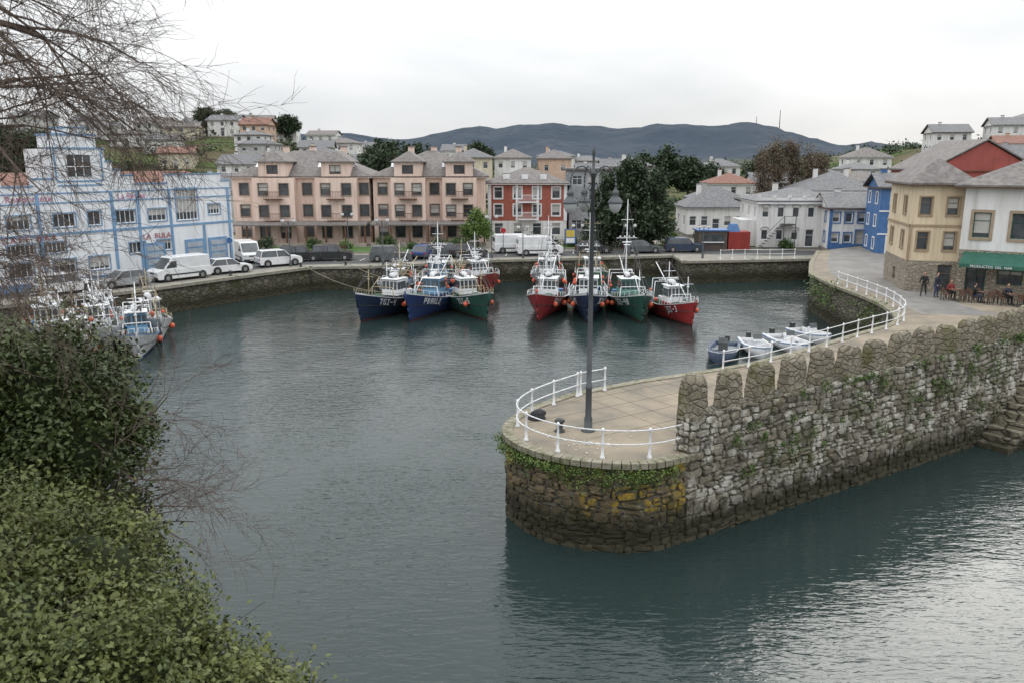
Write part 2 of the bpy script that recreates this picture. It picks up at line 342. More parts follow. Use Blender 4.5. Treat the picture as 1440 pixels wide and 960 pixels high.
# ------------------------------------------------------------ individual stones on the near wall
STL=stone_mat('rubble_stone_long',[(.20,.175,.135),(.30,.275,.225),(.13,.115,.095),(.40,.375,.32),(.24,.205,.15)],voronoi=False,mossamt=.36,tide=1.05,light=(.48,.46,.41),moss=(.075,.08,.03))
STT=stone_mat('rubble_stone_tip',[(.20,.155,.10),(.13,.11,.075),(.26,.205,.13),(.17,.14,.095)],voronoi=False,mossamt=.45,tide=1.35,lichen=True,zmoss=3.1,moss=(.075,.075,.026))
MORT=stone_mat('mortar',[(.17,.155,.125),(.26,.24,.205),(.20,.18,.15)],vs=5,mossamt=.4,tide=1.0)
def stones(name,path,z0,ztop,mat,seed):
    rr=random.Random(seed); pts=[Vector(p) for p in path]; S=[0]
    for a,b in zip(pts[:-1],pts[1:]): S.append(S[-1]+(b-a).length)
    def at(s):
        s=min(max(s,0),S[-1]-1e-4)
        for i in range(len(S)-1):
            if S[i]<=s<=S[i+1]:
                t=(s-S[i])/(S[i+1]-S[i]); p=pts[i].lerp(pts[i+1],t); d=(pts[i+1]-pts[i]).normalized(); return p,Vector((-d.y,d.x))*-1
    p=Part(mat); z=z0
    while z<7:
        h=rr.uniform(.16,.36)*(1.3 if z<1.2 else 1); s=-rr.uniform(0,.3)
        while s<S[-1]:
            w=rr.uniform(.24,.75)*(1 if rr.random()<.8 else .6)
            zt=ztop(s)
            rows=[(z,h)]
            if h>.27 and rr.random()<.35: k=rr.uniform(.4,.6); rows=[(z,h*k),(z+h*k,h*(1-k))]
            for z_0,hh in rows:
              if z_0+hh*.5<zt:
                g=.014; pr=rr.uniform(.02,.09)
                wob=.07*math.sin(s*1.3+z_0*2)
                a0=max(s+g,0);a1=min(s+w-g,S[-1]); zz0=z_0+g+rr.uniform(-.04,.04)+wob; zz1=min(z_0+hh-g+rr.uniform(-.04,.04)+wob,zt)
                if a1-a0>.1 and zz1-zz0>.06:
                    vs=[]
                    cor=[(a0,zz0),((a0+a1)/2,zz0),(a1,zz0),(a1,(zz0+zz1)/2),(a1,zz1),((a0+a1)/2,zz1),(a0,zz1),(a0,(zz0+zz1)/2)]
                    cs=(a0+a1)/2;cz=(zz0+zz1)/2; tl=rr.uniform(-.14,.14)
                    for i,(ss_,z_) in enumerate(cor):
                        js=rr.uniform(-.03,.03);jz=rr.uniform(-.03,.03)+tl*(ss_-cs)
                        kk=.88 if i%2==0 else 1.0
                        ss2=cs+(ss_-cs)*kk+js; z2=min(zt,cz+(z_-cz)*kk+jz)
                        q_,nrm=at(ss2); vs.append((q_.x+nrm.x*-.05,q_.y+nrm.y*-.05,z2))
                    for i,(ss_,z_) in enumerate(cor):
                        kk=.74 if i%2==0 else .87
                        ss2=cs+(ss_-cs)*kk; z2=cz+(z_-cz)*kk+tl*(ss_-cs)
                        q_,nrm=at(ss2); e=pr+rr.uniform(-.02,.02); vs.append((q_.x+nrm.x*e,q_.y+nrm.y*e,z2))
                    q_,nrm=at(cs); vs.append((q_.x+nrm.x*(pr+.015),q_.y+nrm.y*(pr+.015),cz))
                    fs=[(i,(i+1)%8,8+(i+1)%8,8+i) for i in range(8)]+[(8+i,8+(i+1)%8,16) for i in range(8)]
                    p.add(vs,fs)
            s+=w
        z+=h
    return mk(name,p.v,p.f,mat)
longp=[(27,39.5),(5.95,26.15)]; LW=(Vector(longp[0])-Vector(longp[1])).length
longpath=[longp[1],longp[0]]
dw=(Vector(longp[0])-Vector(longp[1])).normalized(); nw=Vector((dw.y,-dw.x))
par=Obj('battlemented_sea_wall')
def parq(s0,s1,z0f,z1f,o0,o1,part):
    A=Vector(longp[1]); P=lambda s,o,z:(A.x+dw.x*s+nw.x*o,A.y+dw.y*s+nw.y*o,z)
    part.add([P(s0,o0,z0f(s0)),P(s1,o0,z0f(s1)),P(s1,o1,z0f(s1)),P(s0,o1,z0f(s0)),P(s0,o0,z1f(s0)),P(s1,o0,z1f(s1)),P(s1,o1,z1f(s1)),P(s0,o1,z1f(s0))],[(0,3,2,1),(4,5,6,7),(0,1,5,4),(1,2,6,5),(2,3,7,6),(3,0,4,7)])
ct=lambda s:4.50+.5*s/LW
pc=par.p('parapet_core',MORT); parq(0,LW+12,lambda s:3.0,lambda s:ct(s)-.03,0,-.62,pc)
MERL=stone_mat('merlon_stone',[(.28,.25,.19),(.35,.315,.245),(.22,.195,.15)],vs=2.4,mossamt=.46,tide=-5,moss=(.115,.11,.045),crack=(.17,.15,.12),cw=.05)
mp_=par.p('merlons',MERL,smooth=True)
def merlon(s,zb,zt,w,part,rr):
    A=Vector(longp[1])+dw*s; nx,ny,nz=8,5,9; vs=[];idx={};fs=[]
    th=.62; sd_=rr.uniform(0,50)
    def pos(i,j,k):
        a=i/nx*2-1;b=j/ny*2-1;c=k/nz
        wz=w/2*(1-.20*c); tz=th/2*(1-.22*c)
        z=zb+(zt-zb)*c
        if c>.78:
            q=(c-.78)/.22; wz*=math.sqrt(max(0,1-(q*.78)**2.4)); tz*=math.sqrt(max(0,1-(q*.84)**2.2))
        x=a*wz; y=b*tz
        nv=MN.noise_vector(Vector((x*4+sd_,y*4,z*4)))*.035
        return (x+nv.x,y+nv.y,z+nv.z+.03*a*math.sin(sd_))
    def vi(i,j,k):
        if (i,j,k) not in idx:
            x,y,z=pos(i,j,k); o=y-.31; idx[(i,j,k)]=len(vs); vs.append((A.x+dw.x*x+nw.x*o,A.y+dw.y*x+nw.y*o,z))
        return idx[(i,j,k)]
    for k in range(nz):
        for i in range(nx):
            fs.append((vi(i,ny,k),vi(i,ny,k+1),vi(i+1,ny,k+1),vi(i+1,ny,k))); fs.append((vi(i,0,k),vi(i+1,0,k),vi(i+1,0,k+1),vi(i,0,k+1)))
        for j in range(ny):
            fs.append((vi(0,j,k),vi(0,j,k+1),vi(0,j+1,k+1),vi(0,j+1,k))); fs.append((vi(nx,j,k),vi(nx,j+1,k),vi(nx,j+1,k+1),vi(nx,j,k+1)))
    for i in range(nx):
        for j in range(ny): fs.append((vi(i,j,nz),vi(i+1,j,nz),vi(i+1,j+1,nz),vi(i,j+1,nz)))
    part.add(vs,fs)
rr=random.Random(3)
for i in range(20):
    s=.45+i*1.66+rr.uniform(-.06,.06)
    merlon(s,ct(s)-.08,ct(s)+1.36-.012*i*1.5+rr.uniform(-.08,.08),rr.uniform(.84,.98),mp_,rr)
e=par.done()
o=stones('rubble_face',longpath,-.45,lambda s:ct(s),STL,11); o.parent=e
A=Vector(longp[1]); o=stones('rubble_end',[tuple(A-nw*.64),tuple(A)],3.2,lambda s:4.5,STL,5); o.parent=e
o=stones('pier_head_facing',list(reversed(tip)),-.45,lambda s:3.05,STT,21)
o=stones('pier_inner_facing',list(reversed([(2.6,33.4)]+inner[:2])),-.4,lambda s:3.05,STT,22)
cp=Obj('pier_coping'); cpt=cp.p('c',M('pier_coping_stone',(.30,.27,.22),(.14,.14,.08),scale=3,rough=.9,bump=.02))
for a,b in zip((tip+inner)[:-1],(tip+inner)[1:]):
    d=Vector((b[0]-a[0],b[1]-a[1])); cpt.obox(((a[0]+b[0])/2,(a[1]+b[1])/2,3.13),d,d.length/2-.012,.2,.1)
cp.done()
IVY=M('wall_weed_leaf',(.10,.16,.03),(.04,.08,.015),island=True,rough=.6)
IVY2=M('weed_leaf_bright',(.14,.20,.045),(.06,.11,.02),island=True,rough=.6)
C=[]
for p in tip[3:-12]:
    for k in range(11):
        if R.random()<.65:
            q=(p[0]+R.uniform(-.25,.25),p[1]+R.uniform(-.2,.1)-.08,2.96-abs(R.gauss(0,.24)))
            d=Vector((q[0]-3.2,q[1]-28.5)).normalized(); C.append(NR.normal(size=(R.randint(6,38),3))*[.09,.09,.08]+[q[0]+d.x*.12,q[1]+d.y*.12,q[2]])
leafmesh('wall_top_weeds',np.concatenate(C),.04,IVY2)
C=[]
for i in range(46):
    s=R.uniform(1,LW); z=R.uniform(2.0,4.4); 
    if R.random()<.4: z=ct(s)-.1
    p=A+dw*s+nw*.12; sz=R.uniform(.06,.2)
    C.append(NR.normal(size=(int(500*sz),3))*[sz,sz*.6,sz]+[p.x,p.y,z])
for s,z,sz in ((5.2,2.6,.26),(4.1,2.4,.22),(6.3,2.9,.2),(12.5,3.2,.32),(15,3.5,.4),(19,3.7,.4),(17,3.9,.28),(2.2,3.3,.16),(10.5,4.2,.2)):
    p=A+dw*s+nw*.12; C.append(NR.normal(size=(int(900*sz),3))*[sz*.8,sz*.5,sz*1.2]+[p.x,p.y,z])
leafmesh('wall_ivy',np.concatenate(C),.05,IVY)
C=[]
for i in range(18):
    q=(25.5+R.uniform(-.3,.1),R.uniform(54,70),R.uniform(1.2,3.1)); C.append(NR.normal(size=(60,3))*.35+q)
leafmesh('wall_ivy',np.concatenate(C),.10,IVY)
st=Obj('harbour_steps'); stp=st.p('s',stone_mat('step_stone',[(.36,.32,.25),(.27,.25,.19)],vs=1.2,mossamt=.3,tide=.4))
for i in range(9):
    s0=18.2+i*.42; z=.25+i*.30; c=A+dw*(s0+2.3)+nw*.75
    stp.obox((c.x,c.y,(z-1)/2),dw,2.1,.72,(z+1)/2)
st.done()
# ------------------------------------------------------------ railings
def railing(name,path,z,sp=1.35,h=1.02,rails=(.5,.98),r=.026):
    o=Obj(name); p=o.p('posts',WHITE,True); q=o.p('rails',WHITE,True)
    pts=[Vector(a) for a in path]; S=[0]
    for a,b in zip(pts[:-1],pts[1:]): S.append(S[-1]+(b-a).length)
    n=max(1,round(S[-1]/sp))
    def at(s):
        for i in range(len(S)-1):
            if s<=S[i+1]+1e-6: return pts[i].lerp(pts[i+1],(s-S[i])/(S[i+1]-S[i]))
        return pts[-1]
    for i in range(n+1):
        a=at(S[-1]*i/n); p.lathe((a.x,a.y,z),[(.085,0),(.085,.06),(.05,.1),(.042,.45),(.06,.5),(.042,.55),(.036,.92),(.062,.97),(.06,1.02),(.03,1.06),(0.001,1.07)],8)
    for hh in rails:
        q.tube([(a.x,a.y,z+hh) for a in pts],r,6)
    return o.done()
rt=catm([(6.0,26.55),(4.7,25.85),(3.3,25.75),(1.9,26.2),(.8,27.15),(.2,28.4),(.38,29.8),(1.3,31.4),(2.75,33.1)],5)
railing('white_railing',rt,3.2,1.6); railing('white_railing',[(2.9,33.3),(4.0,34.0)],3.2,1.4)
railing('white_railing',[(9.9,37.2),(12,38.5),(16.6,42.3),(20.1,45.4),(22.7,47.6)]+catm([(22.7,47.6),(24.7,50.6),(26.0,56.4),(26.0,64.7)],4)[1:],3.2,1.7)
railing('white_railing',[(22.6,88.6),(24.5,89.0),(28,89.3),(31,89.6)],2.35,1.5)
# ------------------------------------------------------------ lamps
def big_lamp(x,y,z):
    o=Obj('street_lamp',(x,y,z),math.radians(8)); p=o.p('post',GREYM,True); l=o.p('lantern',GREYM,True); g=o.p('glass',M('lamp_glass',(.45,.47,.48),(.35,.37,.38),rough=.2),True)
    p.lathe((0,0,0),[(.26,0),(.26,.05),(.16,.1),(.15,.5),(.12,.55),(.115,1.6),(.13,1.62),(.13,1.7),(.10,1.74),(.085,5),(.07,9.2),(.1,9.22),(.1,9.3),(.05,9.35),(.045,9.9),(.07,9.95),(.03,10.1),(.001,10.25)],12)
    for a in (0,math.pi,math.pi*.55):
        c,s=math.cos(a),math.sin(a); pts=[]
        for i in range(15):
            t=math.pi*(i/14); pts.append((c*(.04+.38-.38*math.cos(t)),s*(.04+.38-.38*math.cos(t)),8.95+ .55*math.sin(t)))
        p.tube([(c*.04,s*.04,8.6)]+pts+[(c*.8,s*.8,8.75)],.028,7)
        pts=[(c*(.08+.22*math.sin(i/10*math.pi)),s*(.08+.22*math.sin(i/10*math.pi)),8.0+.9*i/10) for i in range(11)]; p.tube(pts,.018,6)
        X,Y=c*.8,s*.8
        l.lathe((X,Y,8.1),[(.035,.7),(.045,.6),(.11,.56),(.13,.45),(.10,.40),(.17,.32),(.26,.20),(.275,.16),(.26,.14)],12)
        g.lathe((X,Y,8.1),[(.24,.15),(.22,.02),(.14,-.14),(.05,-.2),(.001,-.21)],12)
    o.done()
big_lamp(2.8,28.7,3.18)
def globe_lamp(x,y,z,h=4.6):
    o=Obj('street_lamp',(x,y,z),R.uniform(0,.4)); p=o.p('post',GREYM,True); g=o.p('globes',M('lamp_globe',(.62,.62,.6),rough=.25),True)
    p.lathe((0,0,0),[(.14,0),(.12,.6),(.06,.7),(.045,h)],8); p.tube([(-.55,0,h-.15),(-.5,0,h-.35),(0,0,h-.3),(.5,0,h-.35),(.55,0,h-.15)],.03)
    for s in(-.55,.55): g.sph((s,0,h),.2,10,8); p.lathe((s,0,h+.18),[(.14,-.02),(.03,.1)],8)
    o.done()
for x,y in ((-13.2,83.6),(-2.2,88.9),(1.2,90),(13.2,92),(-22.5,82.8),(-18.5,92.6),(21,90),(7.4,92.2)): globe_lamp(x,y,2.3,4.6 if x<0 else 3.4)
# ------------------------------------------------------------ buildings
def wall(o,p0,p1,z0,z1,wins,wmat,fmat,depth=.18,trim=None,mull=1,wp='walls',tw=.13):
    W=o.p(wp,wmat); G=o.p('windows',GLASS); F=o.p('window_frames',fmat)
    p0=Vector(p0);p1=Vector(p1);d=p1-p0;Ln=d.length;d.normalize();n=Vector((d.y,-d.x))
    P=lambda s,z,k=0:(p0.x+d.x*s+n.x*k,p0.y+d.y*s+n.y*k,z)
    wins=[w for w in wins if w[0]>0.02 and w[0]+w[2]<Ln-.02 and w[1]+w[3]<z1]
    xs=sorted(set([0,Ln]+[w[0] for w in wins]+[w[0]+w[2] for w in wins])); zs=sorted(set([z0,z1]+[w[1] for w in wins]+[w[1]+w[3] for w in wins]))
    for a,b in zip(xs[:-1],xs[1:]):
        for c,e in zip(zs[:-1],zs[1:]):
            mx,mz=(a+b)/2,(c+e)/2
            if any(w[0]<mx<w[0]+w[2] and w[1]<mz<w[1]+w[3] for w in wins): continue
            W.quad(P(a,c),P(b,c),P(b,e),P(a,e))
    def bx(part,s0,s1,za,zb,k0,k1):
        part.add([P(s0,za,k1),P(s1,za,k1),P(s1,za,k0),P(s0,za,k0),P(s0,zb,k1),P(s1,zb,k1),P(s1,zb,k0),P(s0,zb,k0)],[(0,3,2,1),(4,5,6,7),(0,1,5,4),(1,2,6,5),(2,3,7,6),(3,0,4,7)])
    for w in wins:
        s,z,ww,h=w[:4]
        for a,b in(((s,z),(s,z+h)),((s+ww,z+h),(s+ww,z)),((s,z+h),(s+ww,z+h)),((s+ww,z),(s,z))):
            W.quad(P(*a),P(*b),P(b[0],b[1],-depth),P(a[0],a[1],-depth))
        G.quad(P(s,z,-depth),P(s+ww,z,-depth),P(s+ww,z+h,-depth),P(s,z+h,-depth))
        if R.random()<.5 and h>.9:
            kz=R.uniform(.25,.85); CU=o.p('blinds',M('window_blind',(.5,.49,.46),(.36,.35,.33),rough=.8,scale=.7)); CU.quad(P(s+.05,z+h*(1-kz),-depth+.006),P(s+ww-.05,z+h*(1-kz),-depth+.006),P(s+ww-.05,z+h-.03,-depth+.006),P(s+.05,z+h-.03,-depth+.006))
        f=.07; k0,k1=-depth+.01,-depth+.07
        bx(F,s,s+f,z,z+h,k0,k1);bx(F,s+ww-f,s+ww,z,z+h,k0,k1);bx(F,s+f,s+ww-f,z,z+f,k0,k1);bx(F,s+f,s+ww-f,z+h-f,z+h,k0,k1)
        nm=max(1,int(round(ww/.8)))*mull
        for i in range(1,nm): bx(F,s+ww*i/nm-.025,s+ww*i/nm+.025,z+f,z+h-f,k0,k1-.01)
        if h>1.2: bx(F,s+f,s+ww-f,z+h*.66,z+h*.66+.05,k0,k1-.02)
        if trim:
            T=o.p('window_surrounds',trim); t=tw
            bx(T,s-t,s,z-t,z+h+t,0,.05);bx(T,s+ww,s+ww+t,z-t,z+h+t,0,.05);bx(T,s,s+ww,z+h,z+h+t,0,.05);bx(T,s-.05,s+ww+.05,z-t,z-.002,.0,.09)
def roof(o,w,d,z,rh,kind,mat,ov=.45,x0=0,y0=0,soff=None,gmat=None):
    p=o.p('roof',mat); a,b,c,e=x0-ov,x0+w+ov,y0-ov,y0+d+ov; t=.14
    f=o.p('eaves',soff or WHITE); f.box(a+.03,b-.03,c+.03,e-.03,z-.06,z+.02)
    if kind=='hip':
        ins=min(w,d)/2+ov; 
        if w>=d: r0,r1=(a+ins,(c+e)/2),(b-ins,(c+e)/2)
        else: r0,r1=((a+b)/2,c+ins),((a+b)/2,e-ins)
        zb=z+.025
        vs=[(a,c,zb),(b,c,zb),(b,e,zb),(a,e,zb),(a,c,zb+t),(b,c,zb+t),(b,e,zb+t),(a,e,zb+t),(r0[0],r0[1],z+rh),(r1[0]+.01,r1[1]+.01,z+rh)]
        base=[(0,3,2,1),(0,1,5,4),(1,2,6,5),(2,3,7,6),(3,0,4,7)]
        if w>=d: fs=base+[(4,5,9,8),(5,6,9),(6,7,8,9),(7,4,8)]
        else: fs=base+[(4,5,8),(5,6,9,8),(6,7,9),(7,4,8,9)]
        p.add(vs,fs)
    elif kind=='gable':
        zb=z+.025; m=(c+e)/2
        p.add([(a,c,zb),(b,c,zb),(b,m,z+rh),(a,m,z+rh),(a,e,zb),(b,e,zb),(a,c,zb+t),(b,c,zb+t),(b,m,z+rh+t),(a,m,z+rh+t),(a,e,zb+t),(b,e,zb+t)],
              [(6,7,8,9),(9,8,11,10),(0,1,7,6),(4,10,11,5),(0,3,2,1),(3,4,5,2),(0,6,9,3),(3,9,10,4),(1,2,8,7),(2,5,11,8)])
        if gmat:
            g=o.p('gables',gmat)
            for X in(x0+.001,x0+w-.001): g.add([(X,y0,z),(X,y0+d,z),(X,y0+d/2,z+rh-.12)],[(0,1,2)])
    elif kind=='gabley':
        zb=z+.025; m=(a+b)/2
        p.add([(a,c,zb),(a,e,zb),(m,e,z+rh),(m,c,z+rh),(b,c,zb),(b,e,zb),(a,c,zb+t),(a,e,zb+t),(m,e,z+rh+t),(m,c,z+rh+t),(b,c,zb+t),(b,e,zb+t)],
              [(6,9,8,7),(9,10,11,8),(0,1,7,6),(4,10,11,5),(0,3,9,6),(3,4,10,9),(1,7,8,2),(2,8,11,5),(0,3,2,1),(3,4,5,2)])
        if gmat:
            g=o.p('gables',gmat)
            for Y in(y0+.001,y0+d-.001): g.add([(x0,Y,z),(x0+w,Y,z),(x0+w/2,Y,z+rh-.12)],[(0,1,2)])
    elif kind=='flat':
        p.box(a,b,c,e,z+.03,z+.25)
STO_=M('grey_eaves',(.35,.34,.32))
def house(name,x,y,z,w,d,h,rot=0,st=2,cols=3,wm=WALLW,rm=SLATE,kind='hip',rh=2,fm=WHITE,trim=None,ww=.95,wh=1.3,chim=1,found=4,balc=False,ov=.45,done=True):
    o=Obj(name,(x,y,z),math.radians(rot)); fh=h/st
    def wins(Ln,c,first=True):
        out=[]
        if c<1: return out
        g=Ln/c
        for i in range(c):
            for k in range(st):
                hh=min(wh,fh*.55); zz=k*fh+fh*.33
                if k==0 and i==c//2 and first: out.append((i*g+g/2-.5,.05,1.0,2.1)); continue
                out.append((i*g+g/2-ww/2,zz,ww,hh))
        return out
    wall(o,(0,0),(w,0),0,h,wins(w,cols),wm,fm,trim=trim)
    wall(o,(w,0),(w,d),0,h,wins(d,max(1,int(d/3)),False),wm,fm,trim=trim)
    wall(o,(0,d),(0,0),0,h,wins(d,max(1,int(d/3)),False),wm,fm,trim=trim)
    wall(o,(w,d),(0,d),0,h,[],wm,fm)
    o.p('foundation',CONC).box(.03,w-.03,.03,d-.03,-found,-.002)
    roof(o,w,d,h,rh,kind,rm,ov,gmat=wm,soff=R.choice([WHITE,BROWNW,STO_]))
    cpn=o.p('chimney',wm)
    for i in range(chim):
        cx=w*(.3+.4*i); cy=d*.55; cpn.box(cx-.3,cx+.3,cy-.25,cy+.25,h+.3,h+rh+.5); o.p('chimney_cap',rm).box(cx-.36,cx+.36,cy-.31,cy+.31,h+rh+.5,h+rh+.6)
    if balc:
        B=o.p('balcony',WHITE)
        for k in range(1,st):
            B.box(w*.25,w*.75,-1.0,-.003,k*fh-.08,k*fh+.06)
            Rl=o.p('balcony_rail',WHITE); Rl.box(w*.25,w*.75,-1.0,-.95,k*fh+.9,k*fh+.96)
            for i in range(14): xx=w*.25+w*.5*i/13; Rl.box(xx-.015,xx+.015,-.99,-.96,k*fh+.06,k*fh+.9)
    return o.done() if done else o
def text(s,size,mat,parent,loc,rot,ext=.02):
    cu=bpy.data.curves.new('lettering','FONT'); cu.body=s; cu.size=size; cu.extrude=ext; cu.materials.append(mat)
    o=bpy.data.objects.new('lettering',cu); COL.objects.link(o); o.parent=parent; o.location=loc; o.rotation_euler=rot; return o
def market():
    x0,y0=-44.25,60.35; dx,dy=-28.7-x0,84.6-y0; Ln=math.hypot(dx,dy); rot=math.atan2(dy,dx); e0=6.0
    o=Obj('blue_white_harbour_building',(x0,y0,2.3),rot); WM=M('market_white',(.74,.76,.78),(.58,.61,.64),scale=.7,stretch=(1,1,.3),rough=.8,lo=.45,hi=.8,grime=.4); B=M('market_blue',(.20,.34,.52),(.14,.26,.42),rough=.6,grime=.3)
    q=lambda s:s+e0
    wins=[]
    for s in (-3.5,.8,4.6,10.2,13.4): wins.append((q(s),5.0,1.9,1.15))
    wins.append((q(16.4),4.9,2.4,3.0))
    for s in (-3.6,.6,4.2,7.3): wins.append((q(s),1.1,1.9,1.2)) 
    for s in (11.2,14.0): wins.append((q(s),2.2,1.6,1.0))
    wins.append((q(20.0),5.3,1.4,1.0)); wins.append((q(7.6),5.0,1.2,1.2))
    for s in(-3.6,.6,3.2): wins.append((q(s),2.9,2.2,.9))
    wall(o,(0,0),(Ln,0),0,8.0,[w for w in wins if w[1]+w[3]<8],WM,WHITE,mull=2,trim=B,tw=.08)
    W=o.p('parapet',WM); cpb=o.p('parapet_coping',B)
    for a,b,h in ((-6,-1,8.6),(-1,0.8,9.0),(.8,3.2,8.4),(3.2,4.9,9.0),(4.9,9.7,11.5),(9.7,10.3,10.4),(10.3,11.1,9.7),(11.1,12.3,9.2),(12.3,15.6,8.4),(15.6,21.7,9.2),(21.7,22.72,8.5)):
        W.box(q(a)+.001,q(b)-.001,-.002,.4,8.002,h); cpb.box(q(a)-.05,q(b)+.05,-.08,.48,h,h+.12)
    W.box(q(5.6),q(9.0),-.05,3.0,11.63,12.6); cpb.box(q(5.5),q(9.1),-.12,3.1,12.6,12.76); W.box(q(6.4),q(8.2),-.05,2,12.76,13.2)
    cpb.box(q(6.3),q(8.3),-.1,2.05,13.2,13.32)
    W.box(q(4.9),q(9.7),.41,4.0,8.0,11.5); o.p('tower_window',GLASS).box(q(6.2),q(8.4),-.045,-.02,9.2,11); 
    F=o.p('window_frames',WHITE)
    for i in range(4): F.box(q(6.2)+i*.71,q(6.2)+i*.71+.07,-.08,-.046,9.2,11)
    F.box(q(6.2),q(8.4),-.075,-.047,10,10.07)
    for z in (8.4,8.75): cpb.box(q(5.3),q(9.3),-.06,-.003,z,z+.12)
    for s in (5.2,9.3): cpb.box(q(s),q(s)+.12,-.06,-.003,8.9,11.4)
    Bd=o.p('blue_bands',B); 
    for z,h in ((.0,.6),(4.35,.20),(7.0,.1),(7.8,.1)): Bd.box(0,Ln,-.06,-.003,z,z+h)
    for s in (-1.2,3.3,9.8,12.3,15.6,22.3,-5.9,19.2): Bd.box(q(s),q(s)+.24,-.09,-.004,.6,7.8 if s!=19.2 else 4.3)
    D=o.p('garage_doors',B)
    for s in (12.6,17,19.7): D.box(q(s),q(s)+2.2,-.1,-.005,.0,3.0)
    D2=o.p('door_panels',M('door_grey',(.4,.45,.5),rough=.5)); 
    for s in (12.6,17,19.7):
        for k in range(4): D2.box(q(s)+.25,q(s)+1.95,-.13,-.101,.3+k*.65,.78+k*.65)
    wall(o,(Ln,0),(Ln,13),0,8,[(2,5,1.2,1.3),(6,5,1.2,1.3),(2,1.2,1.2,1.3)],WM,WHITE)
    wall(o,(Ln,13),(0,13),0,8,[],WM,WHITE); wall(o,(0,13),(0,0),0,8,[],WM,WHITE)
    roof(o,Ln,12.4,7.95,1.4,'gable',TILE,ov=-.1,y0=.6,gmat=WM)
    e=o.done(); PINK=M('sign_pink',(.55,.25,.38)); RED=M('sign_red',(.42,.13,.15))
    text('Restaurante',.78,PINK,e,(q(.9),-.03,7.2),(math.pi/2,0,0)); text('La Sirena',.75,PINK,e,(q(10.5),-.03,7.15),(math.pi/2,0,0))
    text('C A F E   B A R',.7,RED,e,(q(.2),-.1,3.98),(math.pi/2,0,0)); text('LA  RULA',.7,RED,e,(q(12.6),-.1,3.4),(math.pi/2,0,0))
market()
PINK=M('pink_render',(.76,.60,.52),(.64,.48,.41),scale=.5,rough=.85,stretch=(1,1,.3),grime=.45); STO=M('grey_stone_base',(.36,.32,.27),(.27,.24,.2),scale=2,rough=.9)
def pink(x,w,y=105.5):
    o=Obj('pink_apartment_building',(x,y,2.3),math.radians(2)); d=13; h=8.4
    def wf(Ln,c,zs): 
        g=Ln/c; return [(i*g+g/2-.6,z,1.2,hh) for i in range(c) for z,hh in zs]
    bays=[(0,w*.17,0),(w*.17,w*.47,-1.6),(w*.47,w*.62,0),(w*.62,w*.92,-1.6),(w*.92,w,0)]
    prev=0
    for a,b,k in bays:
        if k!=prev: wall(o,(a,prev),(a,k),0,h,[],PINK,WHITE)
        zs=[(3.5,1.5),(6.2,1.5),(.9,1.7)]; c=2 if b-a>3.5 else 1
        wall(o,(a,k),(b,k),0,h,wf(b-a,c,zs),PINK,BROWNW,trim=STO,tw=.09); prev=k
        if k<0:
            m=(a+b)/2
            wall(o,(m-1.7,k+.003),(m+1.7,k+.003),h+.15,h+2.0,[(1.0,h+.45,1.4,1.1)],PINK,BROWNW,wp='dormer_walls')
            g2=o.p('dormer_cheeks',PINK); g2.box(m-1.7,m-1.55,k+.01,3.5,h+.15,h+2.0); g2.box(m+1.55,m+1.7,k+.01,3.5,h+.15,h+2.0)
            rf=o.p('dormer_roof',SLATE2); z=h+2.0
            rf.add([(m-2.1,k-.4,z),(m+2.1,k-.4,z),(m,k+1.6,z+1.3),(m-2.1,5,z),(m+2.1,5,z),(m,5,z+1.3),(m-2.1,k-.4,z-.12),(m+2.1,k-.4,z-.12),(m-2.1,5,z-.12),(m+2.1,5,z-.12)],[(0,1,2),(0,2,5,3),(1,4,5,2),(6,7,1,0),(8,6,0,3),(7,9,4,1),(6,8,9,7)])
            G=o.p('timber_galleries',BROWNW)
            for z in(3.1,5.8): 
                G.box(m-1.1,m+1.1,k-.8,k-.004,z-.1,z); G.box(m-1.1,m+1.1,k-.8,k-.75,z+.85,z+.92)
                for i in range(12): X=m-1.08+i*2.12/11; G.box(X,X+.03,k-.79,k-.76,z,z+.85)
    wall(o,(w,0),(w,d),0,h,wf(d,4,[(3.5,1.4),(6.2,1.4),(.9,1.4)]),PINK,BROWNW,trim=STO,tw=.09)
    wall(o,(0,d),(0,0),0,h,wf(d,4,[(3.5,1.4),(6.2,1.4),(.9,1.4)]),PINK,BROWNW,trim=STO,tw=.09)
    wall(o,(w,d),(0,d),0,h,[],PINK,BROWNW)
    bd=o.p('string_course',STO); bd.box(-.06,w+.06,-.07,-.004,2.75,2.95)
    roof(o,w,d,h,3.4,'hip',SLATE2,.5,soff=PINK)
    c=o.p('chimneys',PINK); cc=o.p('chimney_caps',SLATE2)
    for X,Y in((w*.3,8),(w*.52,7),(w*.75,8)): c.box(X-.4,X+.4,Y-.35,Y+.35,h+1,h+3.9); cc.box(X-.5,X+.5,Y-.45,Y+.45,h+3.9,h+4.02)
    sk=o.p('skylights',WHITE)
    for k in range(4):
        X=w*(.15+.23*k); y_=1.8; zz=h+3.4*(y_+.5)/(7.0)+.17; sk.add([(X,y_,zz),(X+.7,y_,zz),(X+.7,y_+1,zz+.49),(X,y_+1,zz+.49)],[(0,1,2,3)])
    P_=o.p('colonnade_posts',BROWNW); cr=o.p('canopy_roof',SLATE2)
    cr.add([(0,-4.2,2.75),(w,-4.2,2.75),(w,-1.7,3.05),(0,-1.7,3.05),(0,-4.2,2.6),(w,-4.2,2.6),(w,-1.7,2.6),(0,-1.7,2.6)],[(0,1,2,3),(4,7,6,5),(4,5,1,0),(5,6,2,1),(6,7,3,2),(7,4,0,3)])
    n=int(w/2.2)
    for i in range(n+1): X=.2+i*(w-.4)/n; P_.box(X-.11,X+.11,-4.1,-3.88,0,2.6)
    o.p('low_wall',STO).box(0,w,-4.2,-4.0,-.1,.5)
    return o.done()
pink(-35.5,17.3); pink(-17.8,14.4,106.5)
